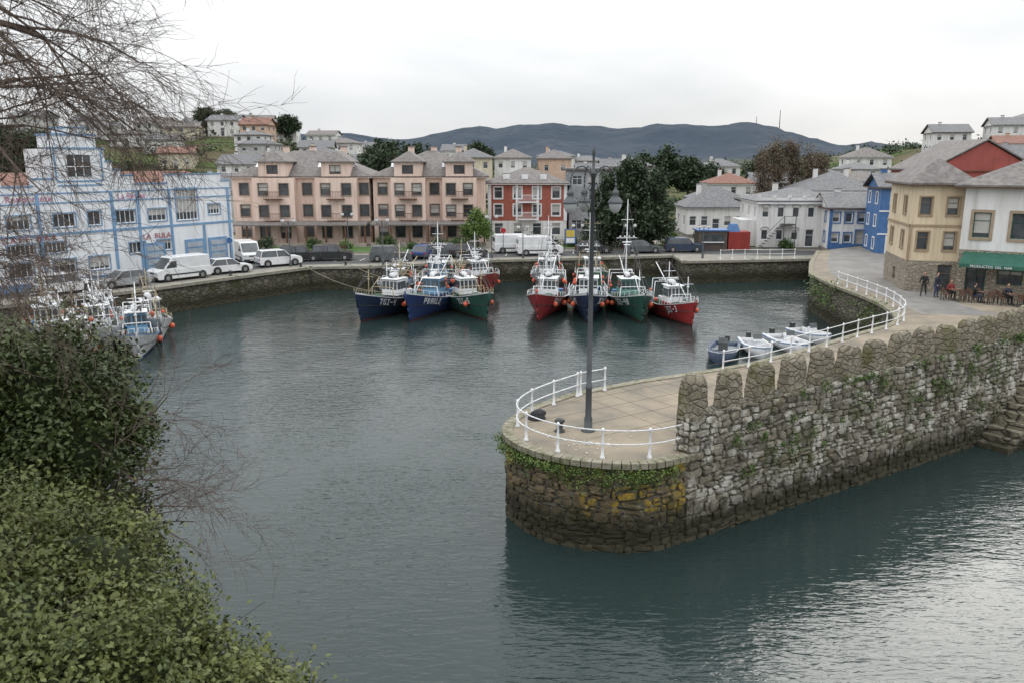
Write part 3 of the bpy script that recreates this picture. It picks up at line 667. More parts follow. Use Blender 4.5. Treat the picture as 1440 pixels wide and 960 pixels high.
def redb():
    RB=M('red_brick_wall',(.36,.11,.08),(.28,.09,.065),scale=2,rough=.85,grime=.4)
    o=Obj('red_brick_building',(-3.2,112,2.3),0); w,d,h=10.6,10,7.4
    W2=[(i*2.6+.8,z,1.1,1.5) for i in range(4) for z in(3.2,5.5)]; Wg=[(i*2.6+.8,.6,1.2,1.6) for i in range(4)]
    wall(o,(0,0),(w,0),0,2.5,Wg,WALLW,WHITE,wp='ground_floor_walls'); wall(o,(0,.001),(w,.001),2.5,h,W2,RB,WHITE,trim=WHITE)
    wall(o,(w,0),(w,d),0,h,[(2,3.2,1.1,1.4),(6,3.2,1.1,1.4),(2,5.5,1.1,1.4),(6,5.5,1.1,1.4)],RB,WHITE,trim=WHITE); wall(o,(0,d),(0,0),0,h,[(2,3.2,1.1,1.4),(6,3.2,1.1,1.4)],RB,WHITE,trim=WHITE); wall(o,(w,d),(0,d),0,h,[],RB,WHITE)
    q=o.p('quoins',WHITE)
    for X in(-.04,w-.4,w/2-1.6,w/2+1.25): q.box(X,X+.44 if X<0 or X>w-1 else X+.3,-.05,-.004,2.5,h-.12)
    B=o.p('balconies',WHITE)
    for z in(2.75,5.05):
        B.box(w/2-1.25,w/2+1.25,-1.1,-.06,z-.1,z+.05); B.box(w/2-1.25,w/2+1.25,-1.1,-1.04,z+.9,z+.97)
        for i in range(18): X=w/2-1.24+i*2.4/17; B.box(X,X+.03,-1.09,-1.05,z+.05,z+.9)
    roof(o,w,d,h,2.2,'hip',SLATE2,.6)
    for X in (2,4.5,7): o.p('dormers',WHITE).box(X,X+.9,.8,3,h+.3,h+1.2)
    o.done()
redb()
house('grey_modern_building',8,116,2.3,6.5,9,9.2,0,3,3,M('grey_cladding',(.36,.38,.40)),SLATE,'flat',.3,ww=1.4,chim=0)
def ornate():
    o=house('white_villa_building',29.8,100,2.5,10.8,10,5.4,-3,2,6,WALLW,SLATE,'hip',1.6,WHITE,None,.8,1.2,done=False)
    p=o.p('parapet',WALLW); p.box(-.2,11,-.25,-.05,5.45,5.9)
    for i in range(7): p.box(-.2+i*1.8,.15+i*1.8,-.3,-.051,5.9,6.25)
    o.p('cornice',WHITE).box(-.3,11.1,-.4,-.26,5.2,5.45)
    o.p('annex_walls',WALLW).box(-1.8,-.01,1,6,0,3.2)
    ar=o.p('window_arches',STO_)
    for i in range(6):
        cx=i*1.8+.9
        for z in (.9+1.2+.02,3.6+1.2+.02):
            pts=[(cx+.5*math.cos(t*math.pi/8),-.04,z+.32*math.sin(t*math.pi/8)) for t in range(9)]
            if i!=3 or z>3: ar.tube(pts,.05,5)
    s=o.p('outside_stair',DARK)
    for i in range(9): s.box(.2+i*.28,.5+i*.28,-1.4,-.5,.2+i*.3,.26+i*.3)
    s.tube([(.2,-1.4,1.1),(2.8,-1.4,3.8)],.03); s.box(2.7,4.2,-1.4,-.01,2.75,2.85); s.tube([(2.8,-1.4,3.8),(4.2,-1.4,3.8)],.03)
    for X in(2.8,4.15): s.box(X,X+.08,-1.4,-1.32,0,3.8)
    o.done()
ornate()
BLW=M('vivid_blue',(.07,.17,.38),(.05,.13,.30),rough=.5,grime=.3)
def bluew():
    o=house('blue_white_house',36.6,95,2.8,5.6,8,4.6,-8,2,4,WALLW,SLATE,'gable',1.6,WHITE,BLW,.8,1.1,done=False)
    o.p('blue_plinth',BLW).box(-.05,5.65,-.07,-.003,0,.6); o.p('blue_corner',BLW).box(-.05,.3,-.07,-.004,.6,4.5)
    o.done()
    o=house('blue_house',38.7,87,2.8,2.9,6,7.2,-10,3,1,BLW,SLATE,'gable',1.4,WHITE,WHITE,.8,1.1,done=False)
    o.p('white_bands',WHITE).box(-.04,2.94,-.06,-.003,2.35,2.5); o.p('white_bands').box(-.04,2.94,-.06,-.003,4.75,4.9); o.done()
bluew()
house('white_house',24.2,114,2.8,8,8,3.6,0,1,5,WALLW,SLATE,'hip',2.6,trim=None)
house('grey_roof_house',41,118,3,11,10,5.5,-5,2,4,WALLW,SLATE,'hip',2.6,chim=2)
YEL=M('cream_render',(.68,.57,.41),(.57,.47,.33),scale=.6,rough=.85,stretch=(1,1,.3),grime=.45); STB=stone_mat('house_base_stone',[(.46,.41,.33),(.35,.31,.26),(.52,.46,.38)],vs=2.5,mossamt=0,tide=-5,crack=(.28,.25,.2))
GREYF=M('brown_grey_frame',(.20,.16,.12)); TRM=M('ochre_surround',(.36,.27,.18),(.28,.21,.14),scale=3)
def yellow():
    o=Obj('yellow_house',(29.8,61.6,3.19),math.radians(-12)); w,d,h=3.9,7,7.9
    def wl(a,b,wg,wu): 
        wall(o,a,b,0,2.3,wg,STB,GREYF,wp='stone_base'); wall(o,a,b,2.3,h,wu,YEL,GREYF,trim=TRM,tw=.11)
    wl((0,0),(w,0),[(2.2,.02,1.0,2.0)],[(.55,3.1,.8,1.35),(2.4,3.1,.8,1.35),(.55,5.7,.8,1.3),(2.4,5.7,.8,1.3)])
    wl((w,0),(w,d),[],[(2,3.1,.9,1.3),(2,5.7,.9,1.3)]); wl((0,d),(0,0),[(3,.4,.9,1)],[(1.2,3.1,.9,1.3),(4.6,3.1,.9,1.3),(1.2,5.7,.9,1.3),(4.6,5.7,.9,1.3)]); wl((w,d),(0,d),[],[])
    c=o.p('cornice',TRM); c.box(-.1,w+.1,-.1,-.003,4.85,5.0); c.box(-.12,-.003,-.1,d,4.85,5.0); c.box(-.08,.12,-.08,-.0035,2.3,4.84); c.box(w-.12,w+.08,-.08,-.0035,2.3,4.84)
    roof(o,w,d,h,2.0,'hip',SLATE2,.5,soff=BROWNW)
    o.p('drainpipe',DARK,True).cyl((w-.25,-.12,0),(w-.25,-.12,h),.05)
    o.done()
yellow()
def rest():
    A_=Vector((32.9,60.2)); B_=Vector((44,52.4)); d_=B_-A_; rot=math.atan2(d_.y,d_.x); Ln=d_.length
    o=Obj('white_restaurant_building',(A_.x,A_.y,3.19),rot); h=7.8
    SB=M('brown_window_surround',(.36,.28,.20),(.28,.21,.15),scale=3)
    WN=M('green_frame',(.05,.12,.09))
    up=[(i*2.4+.7,4.2,1.1,1.8) for i in range(5)]
    wall(o,(0,.001),(Ln,.001),3.3,h,up,WALLW,WN,trim=SB,tw=.2)
    gr=[(.6,.05,1.3,2.4),(2.6,.9,1.6,1.5),(5,.05,1.3,2.4),(7,.9,1.8,1.5),(10,.05,1.4,2.4)]
    wall(o,(0,0),(Ln,0),0,3.3,gr,STB,BROWNW,wp='stone_ground_floor')
    wall(o,(0,9),(0,0),0,h,[(3,4.3,1.1,1.6)],WALLW,WN); wall(o,(Ln,0),(Ln,9),0,h,[],WALLW,WN); wall(o,(Ln,9),(0,9),0,h,[],WALLW,WN)
    roof(o,Ln,9,h,2.5,'hip',SLATE2,.7,soff=BROWNW)
    o.p('chimney',BROWNW).box(4.3,5.1,4.8,5.5,h+1.2,h+3.4)
    AW=M('green_awning',(.035,.13,.095),(.025,.10,.07),scale=2,rough=.7); aw=o.p('awning',AW)
    for a,b in((.3,4.6),(4.9,9.4),(9.7,13.2)):
        aw.add([(a,-.02,3.15),(b,-.02,3.15),(b,-1.9,2.45),(a,-1.9,2.45),(a,-1.9,2.2),(b,-1.9,2.2),(a,-.02,3.1),(b,-.02,3.1),(a,-1.88,2.4),(b,-1.88,2.4)],[(0,3,2,1),(3,4,5,2),(6,7,9,8),(0,6,8,3),(1,2,9,7)])
    e=o.done(); text('PRODUCTOS  DEL  MAR',.24,WHITE,e,(1.0,-1.91,2.24),(math.pi/2,0,0),.005); text('RESTAURANTE',.24,WHITE,e,(6.2,-1.91,2.24),(math.pi/2,0,0),.005)
rest()
REDW=M('red_render',(.34,.085,.07),(.26,.07,.06),scale=.6,rough=.8,grime=.3)
house('red_gable_house',42.0,84,3.2,10.5,10,8.6,-4,3,3,REDW,SLATE2,'gabley',3.0,WHITE,None,chim=0,ov=.25)
house('white_house',52.5,74,3.2,12,10,10.6,-14,3,4,WALLW,SLATE,'hip',2.4,chim=2)
CREAM=M('cream_wall',(.62,.56,.43),(.5,.45,.34),grime=.4); GREYW=M('grey_wall',(.46,.46,.45),(.36,.36,.35),grime=.4); PEACH=M('peach_wall',(.6,.43,.33),(.5,.35,.26),grime=.4)
def H(n,x,y,w,d,h,rot=0,st=2,c=3,wm=WALLW,rm=SLATE,k='hip',rh=2,**kw):
    house(n,x,y,hgt(x+w/2,y)-.0,w,d,h,rot,st,c,wm,rm,k,rh,**kw)
H('white_house',-36.5,150,8,8,5.6,0,2,3); H('white_house',-50,164,8,8,4.6,5,2,3,rm=SLATE2); H('white_house',-60,170,8,8,4.4,-4,2,3,k='gable'); H('cream_house',-41,172,7,7,4.5,0,2,2,wm=CREAM)
H('white_house',-48,124,7,9,6.0,10,2,2,wm=GREYW,k='gable',rh=2.6)
H('apartment_building',-12,168,8,10,9.2,0,3,3,wm=CREAM,balc=True); H('apartment_building',-3.6,172,7.5,10,8.6,0,3,3,balc=True,rm=SLATE2)
H('brick_house',5.5,176,7,8,7.6,0,2,2,wm=PEACH,rm=SLATE2); H('white_house',13,165,6,7,5.6,0,2,2,rm=SLATE,k='gable'); H('white_house',19,150,6.6,7,8.4,6,3,2,k='hip',rh=1.8)
H('white_house',36,150,8,8,5.4,0,2,3,rm=TILE); H('white_house',46,158,7,7,5,0,2,2,rm=SLATE,k='gable'); H('cream_house',59,150,9,8,6,-6,2,3,wm=CREAM,rm=SLATE2); H('white_house',50,138,8,8,4.6,-6,2,3)
H('grey_house',30,136,8,7,4.2,0,2,3,wm=GREYW); H('white_house',2,140,8,8,6.2,0,2,3,rm=SLATE2); H('white_house',-22,140,9,8,6.4,3,2,3,rm=SLATE2,k='gable')
for x,y,w,h,n,wm,rm in ((-104,232,9,4.0,'white_house',WALLW,SLATE2),(-92,236,7,3.6,'cream_house',CREAM,SLATE),(-118,226,9,4.4,'white_house',WALLW,SLATE),(-132,222,9,5,'white_house',GREYW,SLATE),(-80,222,8,4,'white_house',WALLW,SLATE),(-69,214,7,4.2,'brick_house',PEACH,TILE),(-98,205,8,3,'white_house',WALLW,SLATE2),(-62,190,8,4.4,'white_house',GREYW,SLATE),(-112,196,8,3.4,'white_house',WALLW,SLATE),(-52,205,8,4,'white_house',WALLW,SLATE),(-56,182,7,4,'white_house',WALLW,SLATE2),(-48,190,8,5,'white_house',CREAM,SLATE),(-66,200,7,4,'white_house',WALLW,SLATE),(-74,228,9,4,'white_house',GREYW,SLATE2),(-88,214,8,3.6,'cream_house',CREAM,SLATE2),(-110,216,8,3.6,'white_house',WALLW,SLATE),(-124,236,9,4,'white_house',WALLW,TILE),(-66,226,8,4,'white_house',WALLW,SLATE),(-50,222,9,5,'white_house',WALLW,SLATE2),(-44,150,7,4,'white_house',WALLW,SLATE2),(-60,150,7,3.4,'white_house',WALLW,SLATE2),(-76,180,7,3.4,'cream_house',CREAM,TILE),(-44,235,9,4.5,'white_house',WALLW,SLATE),(-58,238,8,4.5,'white_house',WALLW,SLATE2),(-86,196,7,3.2,'white_house',WALLW,SLATE),
  (-40,210,8,4,'white_house',CREAM,SLATE),(-28,205,9,5,'white_house',WALLW,TILE),(-18,215,9,6,'white_house',WALLW,SLATE),(14,205,9,5,'white_house',WALLW,SLATE),(30,200,8,4.4,'white_house',WALLW,TILE),(20,185,7,5,'grey_house',GREYW,SLATE),(-30,178,8,5,'white_house',WALLW,SLATE),(-20,185,8,6,'white_house',GREYW,SLATE2),(44,190,8,5,'white_house',WALLW,SLATE),(54,180,8,5,'white_house',WALLW,SLATE2),(6,200,9,6,'white_house',WALLW,SLATE)):
    H(n,x,y,w,7,h,R.uniform(-12,12),2 if h>3.5 else 1,3,wm=wm,rm=rm,k=R.choice(['hip','gable']),rh=R.uniform(1.2,2))
for x,y,w,h,n,wm,rm in ((62,118,8,7,'white_house',WALLW,SLATE),(72,116,9,8,'cream_house',CREAM,SLATE),(84,128,9,6,'white_house',WALLW,SLATE),(96,134,9,6,'cream_house',CREAM,SLATE2),(74,136,8,6,'white_house',WALLW,SLATE),(88,150,9,6,'white_house',GREYW,SLATE),(102,156,10,6,'white_house',WALLW,SLATE),(80,158,8,5,'cream_house',CREAM,SLATE),(112,172,9,6,'white_house',WALLW,SLATE),(96,166,9,5,'peach_house',PEACH,TILE),(126,180,9,6,'white_house',WALLW,SLATE),(66,100,10,9.0,'white_house',WALLW,SLATE),(56,96,9,9,'cream_house',CREAM,SLATE),(120,198,9,6,'white_house',WALLW,SLATE),(52,114,8,6.5,'white_house',WALLW,SLATE),(68,176,9,5,'white_house',WALLW,SLATE),(78,192,9,5,'white_house',WALLW,SLATE2),(86,112,9,8,'white_house',WALLW,SLATE),(104,142,9,7,'grey_house',GREYW,SLATE),(112,160,9,7,'white_house',WALLW,SLATE),(66,130,8,6,'white_house',GREYW,SLATE2),(94,142,8,5,'white_house',CREAM,SLATE2),(106,186,9,5,'white_house',WALLW,SLATE),(96,192,8,5,'white_house',WALLW,SLATE),(58,126,8,6,'white_house',WALLW,SLATE2),(70,146,8,5,'white_house',WALLW,SLATE),(60,166,8,5,'grey_house',GREYW,SLATE)):
    H(n,x,y,w,8,h,R.uniform(-20,5),2 if h<7.5 else 3,3,wm=wm,rm=rm,k=R.choice(['hip','gable']),rh=R.uniform(1.5,2.4))
# ------------------------------------------------------------ trees
BARK=M('bark',(.10,.08,.06),(.06,.05,.04),scale=4,rough=.95)
LD=M('dark_conifer_leaf',(.022,.040,.020),(.050,.075,.035),island=True,rough=.7); LG=M('green_leaf',(.07,.12,.03),(.035,.065,.018),island=True,rough=.7)
LB=M('bare_brown_twig',(.19,.145,.10),(.10,.08,.06),island=True,rough=.9); LBR=M('bright_green_leaf',(.14,.22,.05),(.08,.13,.03),island=True,rough=.7)
def limbs(p,base,top,r,blobs):
    p.cyl(base,top,r,r*.45,8)
    for b in blobs:
        t=R.uniform(.35,.9); s=Vector(base).lerp(Vector(top),t); m=s.lerp(Vector(b[0]),.5)+Vector((0,0,-.1)); p.cyl(s,m,r*.4,r*.25,6); p.cyl(m,b[0],r*.25,r*.1,5)
def tree(name,x,y,z,h,blobs,leaf,size,nc,m,sig,r=.3,inner=.5):
    o=Obj(name,(x,y,z)); t=o.p('trunk',BARK,True); limbs(t,(0,0,-.3),(0,0,h*.75),r,blobs)
    lf=leafmesh('crown',clumps(blobs,nc,m,sig,inner),size,leaf,up=.2); o.kids.append(lf); o.done()
tree('dark_evergreen_tree',14.4,101,2.3,10,[((0,0,4.5),4.2,(1,1,1)),((-2.6,-.5,3),2.8),((2.5,-.6,3.2),2.8),((-1.2,0,7.2),2.5),((1.4,0,7.6),2.4),((0,-.5,9),1.7),((3,0,5.5),2.0),((-3.4,0,5.2),2.0)],LD,.22,520,60,.38,.35)
for X,Y,hh,w in((27,170,9,3.2),(31.5,172,10,3.6),(36,170,8.8,3.3),(40,168,7.5,2.6),(-33,168,8,3.0),(-26,160,8.5,3.0)):
    z=hgt(X,Y); tree('cypress_tree',X,Y,z,hh,[((0,0,hh*.6),w*.9),((-w*.5,0,hh*.5),w*.7),((w*.5,0,hh*.5),w*.7),((0,0,hh*.82),w*.6)],LD,.35,150,40,.5)
for X,Y,hh in((38.5,128,12.5),(41,130,14.5),(44,131,15),(46.5,130,13),(49,132,12)):
    z=hgt(X,Y); o=Obj('bare_poplar_tree',(X,Y,z)); p=o.p('branches',BARK); p.cyl((0,0,-.3),(0,0,hh*.8),.22,.06,7)
    for i in range(90):
        t=R.uniform(.15,.92); a=R.uniform(0,6.28); l=R.uniform(1,2.6)*(1.15-t*.6); b=Vector((0,0,hh*t*.85)); d=Vector((math.cos(a)*.6,math.sin(a)*.6,1)).normalized(); e_=b+d*l; p.cyl(b,e_,.05,.02,3)
        for k in range(4):
            b2=b.lerp(e_,R.uniform(.3,1)); d2=(d+Vector((R.gauss(0,.5),R.gauss(0,.5),R.gauss(0,.3)))).normalized(); p.cyl(b2,b2+d2*R.uniform(.5,1.2),.025,.01,3)
    o.kids.append(leafmesh('crown',clumps([((0,0,hh*.35),1.5,(1,1,2)),((.3,0,hh*.6),1.7,(1,1,1.8)),((-.3,0,hh*.82),1.3,(1,1,1.6))],190,30,.4,.2),.13,LB)); o.done()
for X,Y,top in((-84,232,27),(-80,236,26.5),(-76,230,25),(-60,226,24.5),(-93,150,20),(-90,147,18.5),(-86,149,19),(-88,240,25),(-30,190,17.5),(-8,200,17),(-22,195,17),(-20.5,142,16.2),(52,170,15),(60,185,16)):
    z=hgt(X,Y); hh=top-z; tree('pine_tree',X,Y,z,hh,[((0,0,hh*.8),hh*.22,(1.3,1.3,.8)),((-hh*.22,0,hh*.62),hh*.2),((hh*.25,0,hh*.66),hh*.18),((0,0,hh*.5),hh*.2)],LD,.3,110,45,.4,.25)
tree('green_tree',-4.2,101,2.3,4.2,[((0,0,2.8),1.5),((-.9,0,2.1),1.1),((.9,0,2.2),1.1),((0,0,3.8),.8)],LBR,.14,120,40,.25,.15)
for X,Y,s in((-30,99,1),(-24,99.5,.8),(-15.5,100,1.1),(-9,100,.8),(2,103,1),(5,102,.7),(20,103,1.2),(24.5,104,1.5),(9.5,103,1.2),(27,103,1.1),(33,98.5,.8),(-20,99,.6),(-12,98.6,.5),(-6.5,99.5,1.2),(7.5,101.5,.9)):
    leafmesh('shrub',clumps([((X,Y,2.4+.6*s),.9*s,(1.3,1,.8))],40,40,.22,.3),.1,R.choice([LG,LD,LBR]))
C=[]
for i in range(560):
    x=R.uniform(-150,130); y=R.uniform(122,270); 
    if R.random()<.35: y=R.uniform(240,420)
    s=R.uniform(.7,1.8); z=hgt(x,y); k=60; C.append(NR.normal(size=(k,3))*[s,s,s*.6]+[x,y,z+s*.5])
leafmesh('distant_tree_mass',np.concatenate(C),.42,LD)
C=[]
for i in range(300):
    x=R.uniform(-170,170); y=R.uniform(125,230); s=R.uniform(.6,1.4); C.append(NR.normal(size=(40,3))*[s*1.5,s,s*.5]+[x,y,hgt(x,y)+s*.3])
leafmesh('distant_shrub_mass',np.concatenate(C),.34,LG)
o=Obj('radio_mast',(690,2180,80)); o.p('m',DARK).cyl((0,0,0),(0,0,58),1.2,.7,5); o.p('m').cyl((-60,0,0),(-60,0,42),1.0,.6,5); o.done()
# ------------------------------------------------------------ near bank vegetation
def hill():
    vs=[];fs=[];nx,ny=60,60
    for j in range(ny):
        for i in range(nx):
            x=-34+i*.64; y=-12+j*.6; d=(x+2.5)*.786+(y-7.5)*.618
            z=6.2-1.9*max(0,d+.6)+.35*max(0,-d-.6)+.2*math.sin(x*2)+.2*math.sin(y*2.3); vs.append((x,y,max(-3,min(z,9.5))))
    for j in range(ny-1):
        for i in range(nx-1): fs.append((j*nx+i,j*nx+i+1,(j+1)*nx+i+1,(j+1)*nx+i))
    mk('hillside',vs,fs,M('hill_soil',(.045,.05,.02),(.03,.03,.015),rough=.95),True)
hill()
IL=M('ivy_leaf',(.080,.105,.028),(.028,.045,.014),island=True,rough=.5,spec=.35,lo=.3,hi=.7,scale=1.0)
IL2=M('bush_leaf',(.130,.145,.036),(.040,.060,.017),island=True,rough=.5,spec=.35,scale=1.3)
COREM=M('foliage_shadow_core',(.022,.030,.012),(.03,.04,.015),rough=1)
low=[((-3.3,7.9,6.4),1.05),((-4.4,9.2,6.6),1.15),((-5.9,10.3,7.1),1.25),((-7.2,9.5,7.6),1.5),((-5,7.5,6.6),1.5),((-4.6,8.4,6.9),1.0),((-2.8,8.1,6.35),.9),((-6.9,11.6,7.0),1.1),((-9,10,8.3),1.5),((-3.6,8.9,6.3),.8),((-6.2,8.6,7.3),1.2)]
upb=[((-8.3,14,8.6),1.55),((-7.6,13.4,8.0),1.15),((-9.8,13.5,8.8),1.45),((-7.9,12.6,7.2),1.1),((-7.0,14.1,8.3),.6),((-8.9,14.2,9.2),.85),((-7.3,12.9,6.3),1.2)]
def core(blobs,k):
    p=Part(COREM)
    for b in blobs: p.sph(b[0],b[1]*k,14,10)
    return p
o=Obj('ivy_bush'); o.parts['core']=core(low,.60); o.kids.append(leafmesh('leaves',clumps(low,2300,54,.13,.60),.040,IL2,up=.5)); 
br=o.p('stems',BARK)
for i in range(150):
    b=R.choice(low); d=Vector((R.gauss(0,1),R.gauss(0,1),abs(R.gauss(0,1)))).normalized(); c=Vector(b[0]); br.cyl(c+d*b[1]*.6,c+d*b[1]*R.uniform(1.05,1.35),.008,.003,4)
o.done()
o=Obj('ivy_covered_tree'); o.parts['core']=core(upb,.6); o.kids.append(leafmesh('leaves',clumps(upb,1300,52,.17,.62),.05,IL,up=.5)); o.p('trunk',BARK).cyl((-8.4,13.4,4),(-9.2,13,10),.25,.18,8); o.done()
def grow(p,pos,d,ln,r,dep,droop,rr,pr=.78):
    n=4; pts=[pos]; 
    for i in range(n):
        d=(d+Vector((rr.gauss(0,.16),rr.gauss(0,.16),rr.gauss(0,.14)-droop))).normalized(); q=pts[-1]+d*(ln/n); r0=r*(1-.55*i/n); r1=r*(1-.55*(i+1)/n); p.cyl(pts[-1],q,r0,r1,5 if dep>2 else 4 if r>.006 else 3); pts.append(q)
        if dep>0:
            for k in range(1 if i<1 else 2):
                if rr.random()<pr:
                    ax=Vector((rr.gauss(0,1),rr.gauss(0,1),rr.gauss(0,1))); dd=(d+ax.normalized()*rr.uniform(.5,.95)).normalized()
                    grow(p,q,dd,ln*rr.uniform(.5,.70),max(r1*.62,.0034),dep-1,droop,rr,pr)
TW=M('twig_bark',(.13,.095,.075),(.08,.06,.05),scale=6,rough=.9)
rr=random.Random(12); o=Obj('bare_tree'); p=o.p('branches',TW)
p.cyl((-9.3,11,6),(-8.9,10.8,12.8),.26,.2,10); p.cyl((-8.9,10.8,12.8),(-8.4,10.4,16.5),.2,.12,8)
for pos,d,l,r in (((-8.9,10.8,12.9),(.8,-.1,.42),2.7,.075),((-8.8,10.7,13.6),(.9,.0,.25),2.75,.07),((-8.7,10.6,14.2),(.85,.1,.45),2.7,.065),((-8.5,10.5,15),(1,-.1,.15),2.8,.065),((-9,10.8,12.2),(.8,.1,.10),2.3,.045),((-8.4,10.4,16.3),(.9,0,-.05),2.8,.06),((-9,10.8,11.6),(.8,.3,.05),2.0,.035),((-8.6,10.6,14.6),(.9,-.2,-.02),2.6,.05),((-8.9,10.7,13.2),(.9,.2,0),2.5,.045)):
    grow(p,Vector(pos),Vector(d).normalized(),l,r,4,.06,rr,.76)
o.done()
o=Obj('bare_shrub'); p=o.p('twigs',TW)
for i in range(14):
    grow(p,Vector((-7.1+rr.uniform(-.4,.3),13.2+rr.uniform(-.4,.2),7.4+rr.uniform(-.6,1.1))),Vector((rr.uniform(.6,1),rr.uniform(-.3,.1),rr.uniform(-.3,.35))).normalized(),rr.uniform(1.3,1.9),.018,3,.01,rr,.6)
o.done()
# ------------------------------------------------------------ vehicles
def car(name,x,y,z,rot,c,kind='car'):
    m=M('car_paint_%s'%('_'.join('%03d'%int(k*100) for k in c)),c,tuple(k*.85 for k in c),rough=.25,spec=.6)
    o=Obj(name,(x,y,z),math.radians(rot)); b=o.p('body',m,bevel=.05); g=o.p('windows',GLASS,bevel=.02); W=o.p('wheels',TYRE,True); hb=o.p('hubs',CHROME); t=o.p('bumpers_trim',DARK); li=o.p('headlights',M('headlamp',(.6,.62,.62),rough=.15)); rl=o.p('tail_lights',REDP)
    if kind=='car': Lh,w,h0,top=2.1,.87,.85,1.45; cab=(-1.95,1.0,-1.35,.25); hood=.82; 
    elif kind=='suv': Lh,w,h0,top=2.2,.92,1.0,1.68; cab=(-2.1,1.05,-1.85,.4); hood=.98
    else: Lh,w,h0,top=2.6,.98,1.15,2.15; cab=(-2.56,1.95,-2.5,1.15); hood=1.1
    z0=.24
    b.ext([(-Lh,z0+.1),(-Lh+.1,z0),(Lh-.1,z0),(Lh,z0+.15),(Lh,hood-.2),(Lh-.15,hood-.05),(cab[1],h0),(-Lh+.05,h0),(-Lh,h0-.15)],-w,w)
    iw=w-.05; tw=w-.2 if kind!='van' else w-.12
    if kind=='van':
        b.ext([(cab[0],h0-.02),(cab[1],h0-.02),(cab[3],top-.05),(cab[3]-.3,top),(cab[0]+.1,top)],-iw,iw)
        g.ext([(1.93,h0+.03),(1.99,h0+.03),(1.22,top-.12),(1.17,top-.12)],-w+.16,w-.16)
        for s in(-1,1):
            g.add([(1.75,s*(iw+.012),h0+.08),(.75,s*(iw+.012),h0+.08),(.75,s*(iw+.012),top-.35),(1.2,s*(iw+.012),top-.35)],[(0,1,2,3) if s<0 else (3,2,1,0)])
            t.box(-1.9,1.9,s*(w+.005)-.01,s*(w+.005)+.01,.55,.68); t.box(1.5,1.62,s*(w+.1)-.08,s*(w+.1)+.08,h0+.1,h0+.35)
        g.box(cab[0]-.02,cab[0]-.005,-w+.25,w-.25,h0+.2,top-.35)
    else:
        g.add([(cab[0],-iw,h0),(cab[1],-iw,h0),(cab[1],iw,h0),(cab[0],iw,h0),(cab[2],-tw,top-.05),(cab[3],-tw,top-.05),(cab[3],tw,top-.05),(cab[2],tw,top-.05)],[(0,3,2,1),(4,5,6,7),(0,1,5,4),(1,2,6,5),(2,3,7,6),(3,0,4,7)])
        b.frus((cab[2]-.06,cab[3]+.06,-tw-.03,tw+.03),(cab[2]+.06,cab[3]-.1,-tw+.06,tw-.06),top-.055,top)
        for s in(-1,1):
            for xx,xt in((cab[0]+.02,cab[2]),(-.35,-.4),(cab[1]-.06,cab[3])): b.cyl((xx,s*(iw+.005),h0),(xt,s*(tw+.01),top-.05),.045,.04,5)
            t.box(cab[1]-.35,cab[1]-.2,s*(w+.1)-.08,s*(w+.1)+.08,h0,h0+.13)
    for s in(-1,1):
        for xx in(-Lh*.64,Lh*.64):
            t.cyl((xx,s*(w-.06),.36),(xx,s*(w+.008),.36),.40,.40,16)
            W.cyl((xx,s*(w-.2),.32),(xx,s*(w+.02),.32),.32,.32,16); hb.cyl((xx,s*(w+.015),.32),(xx,s*(w+.03),.32),.19,.17,10)
        li.box(Lh-.1,Lh+.012,s*w*.72-.16,s*w*.72+.16,hood-.36,hood-.2); rl.box(-Lh-.012,-Lh+.1,s*w*.8-.1,s*w*.8+.1,h0-.3,h0-.08)
    t.box(Lh-.05,Lh+.03,-w+.1,w-.1,z0+.05,z0+.24); t.box(-Lh-.03,-Lh+.05,-w+.1,w-.1,z0+.05,z0+.24); t.box(Lh,Lh+.02,-.35,.35,hood-.36,hood-.22)
    o.p('number_plate',WHITE).box(Lh+.031,Lh+.04,-.25,.25,z0+.1,z0+.2)
    o.done()
BK=(.02,.022,.025);WH=(.72,.73,.74);SV=(.35,.36,.37);BLc=(.03,.07,.22);GR=(.10,.11,.12)
zr=2.315
for n,x,y,r,c,k in (('parked_van',-30.1,73.7,231,WH,'van'),('parked_car',-33.2,69.2,230,SV,'car'),('parked_suv',-36.3,65.9,50,WH,'suv'),('parked_car',-27.2,78,40,WH,'car'),('parked_suv',-23.9,83.5,35,WH,'suv'),('parked_car',-22.7,87.5,10,BK,'suv'),
  ('parked_van',-19.4,88.2,5,BK,'suv'),('parked_suv',-13.0,87.4,8,GR,'suv'),('parked_car',-9.8,90.8,80,BLc,'car'),('parked_car',-4.9,91.4,14,BK,'car'),('parked_van',3.1,93.2,8,WH,'van'),('parked_van',.4,95.6,10,WH,'van'),('parked_car',9.5,95.2,5,BK,'car'),('parked_car',15.2,95.4,3,GR,'car'),('parked_van',20.2,96.4,0,(.03,.05,.09),'suv'),('parked_van',-28.3,87.2,-60,WH,'van'),('parked_car',-7,92,10,GR,'car')):
    car(n,x,y,zr,r,c,k)
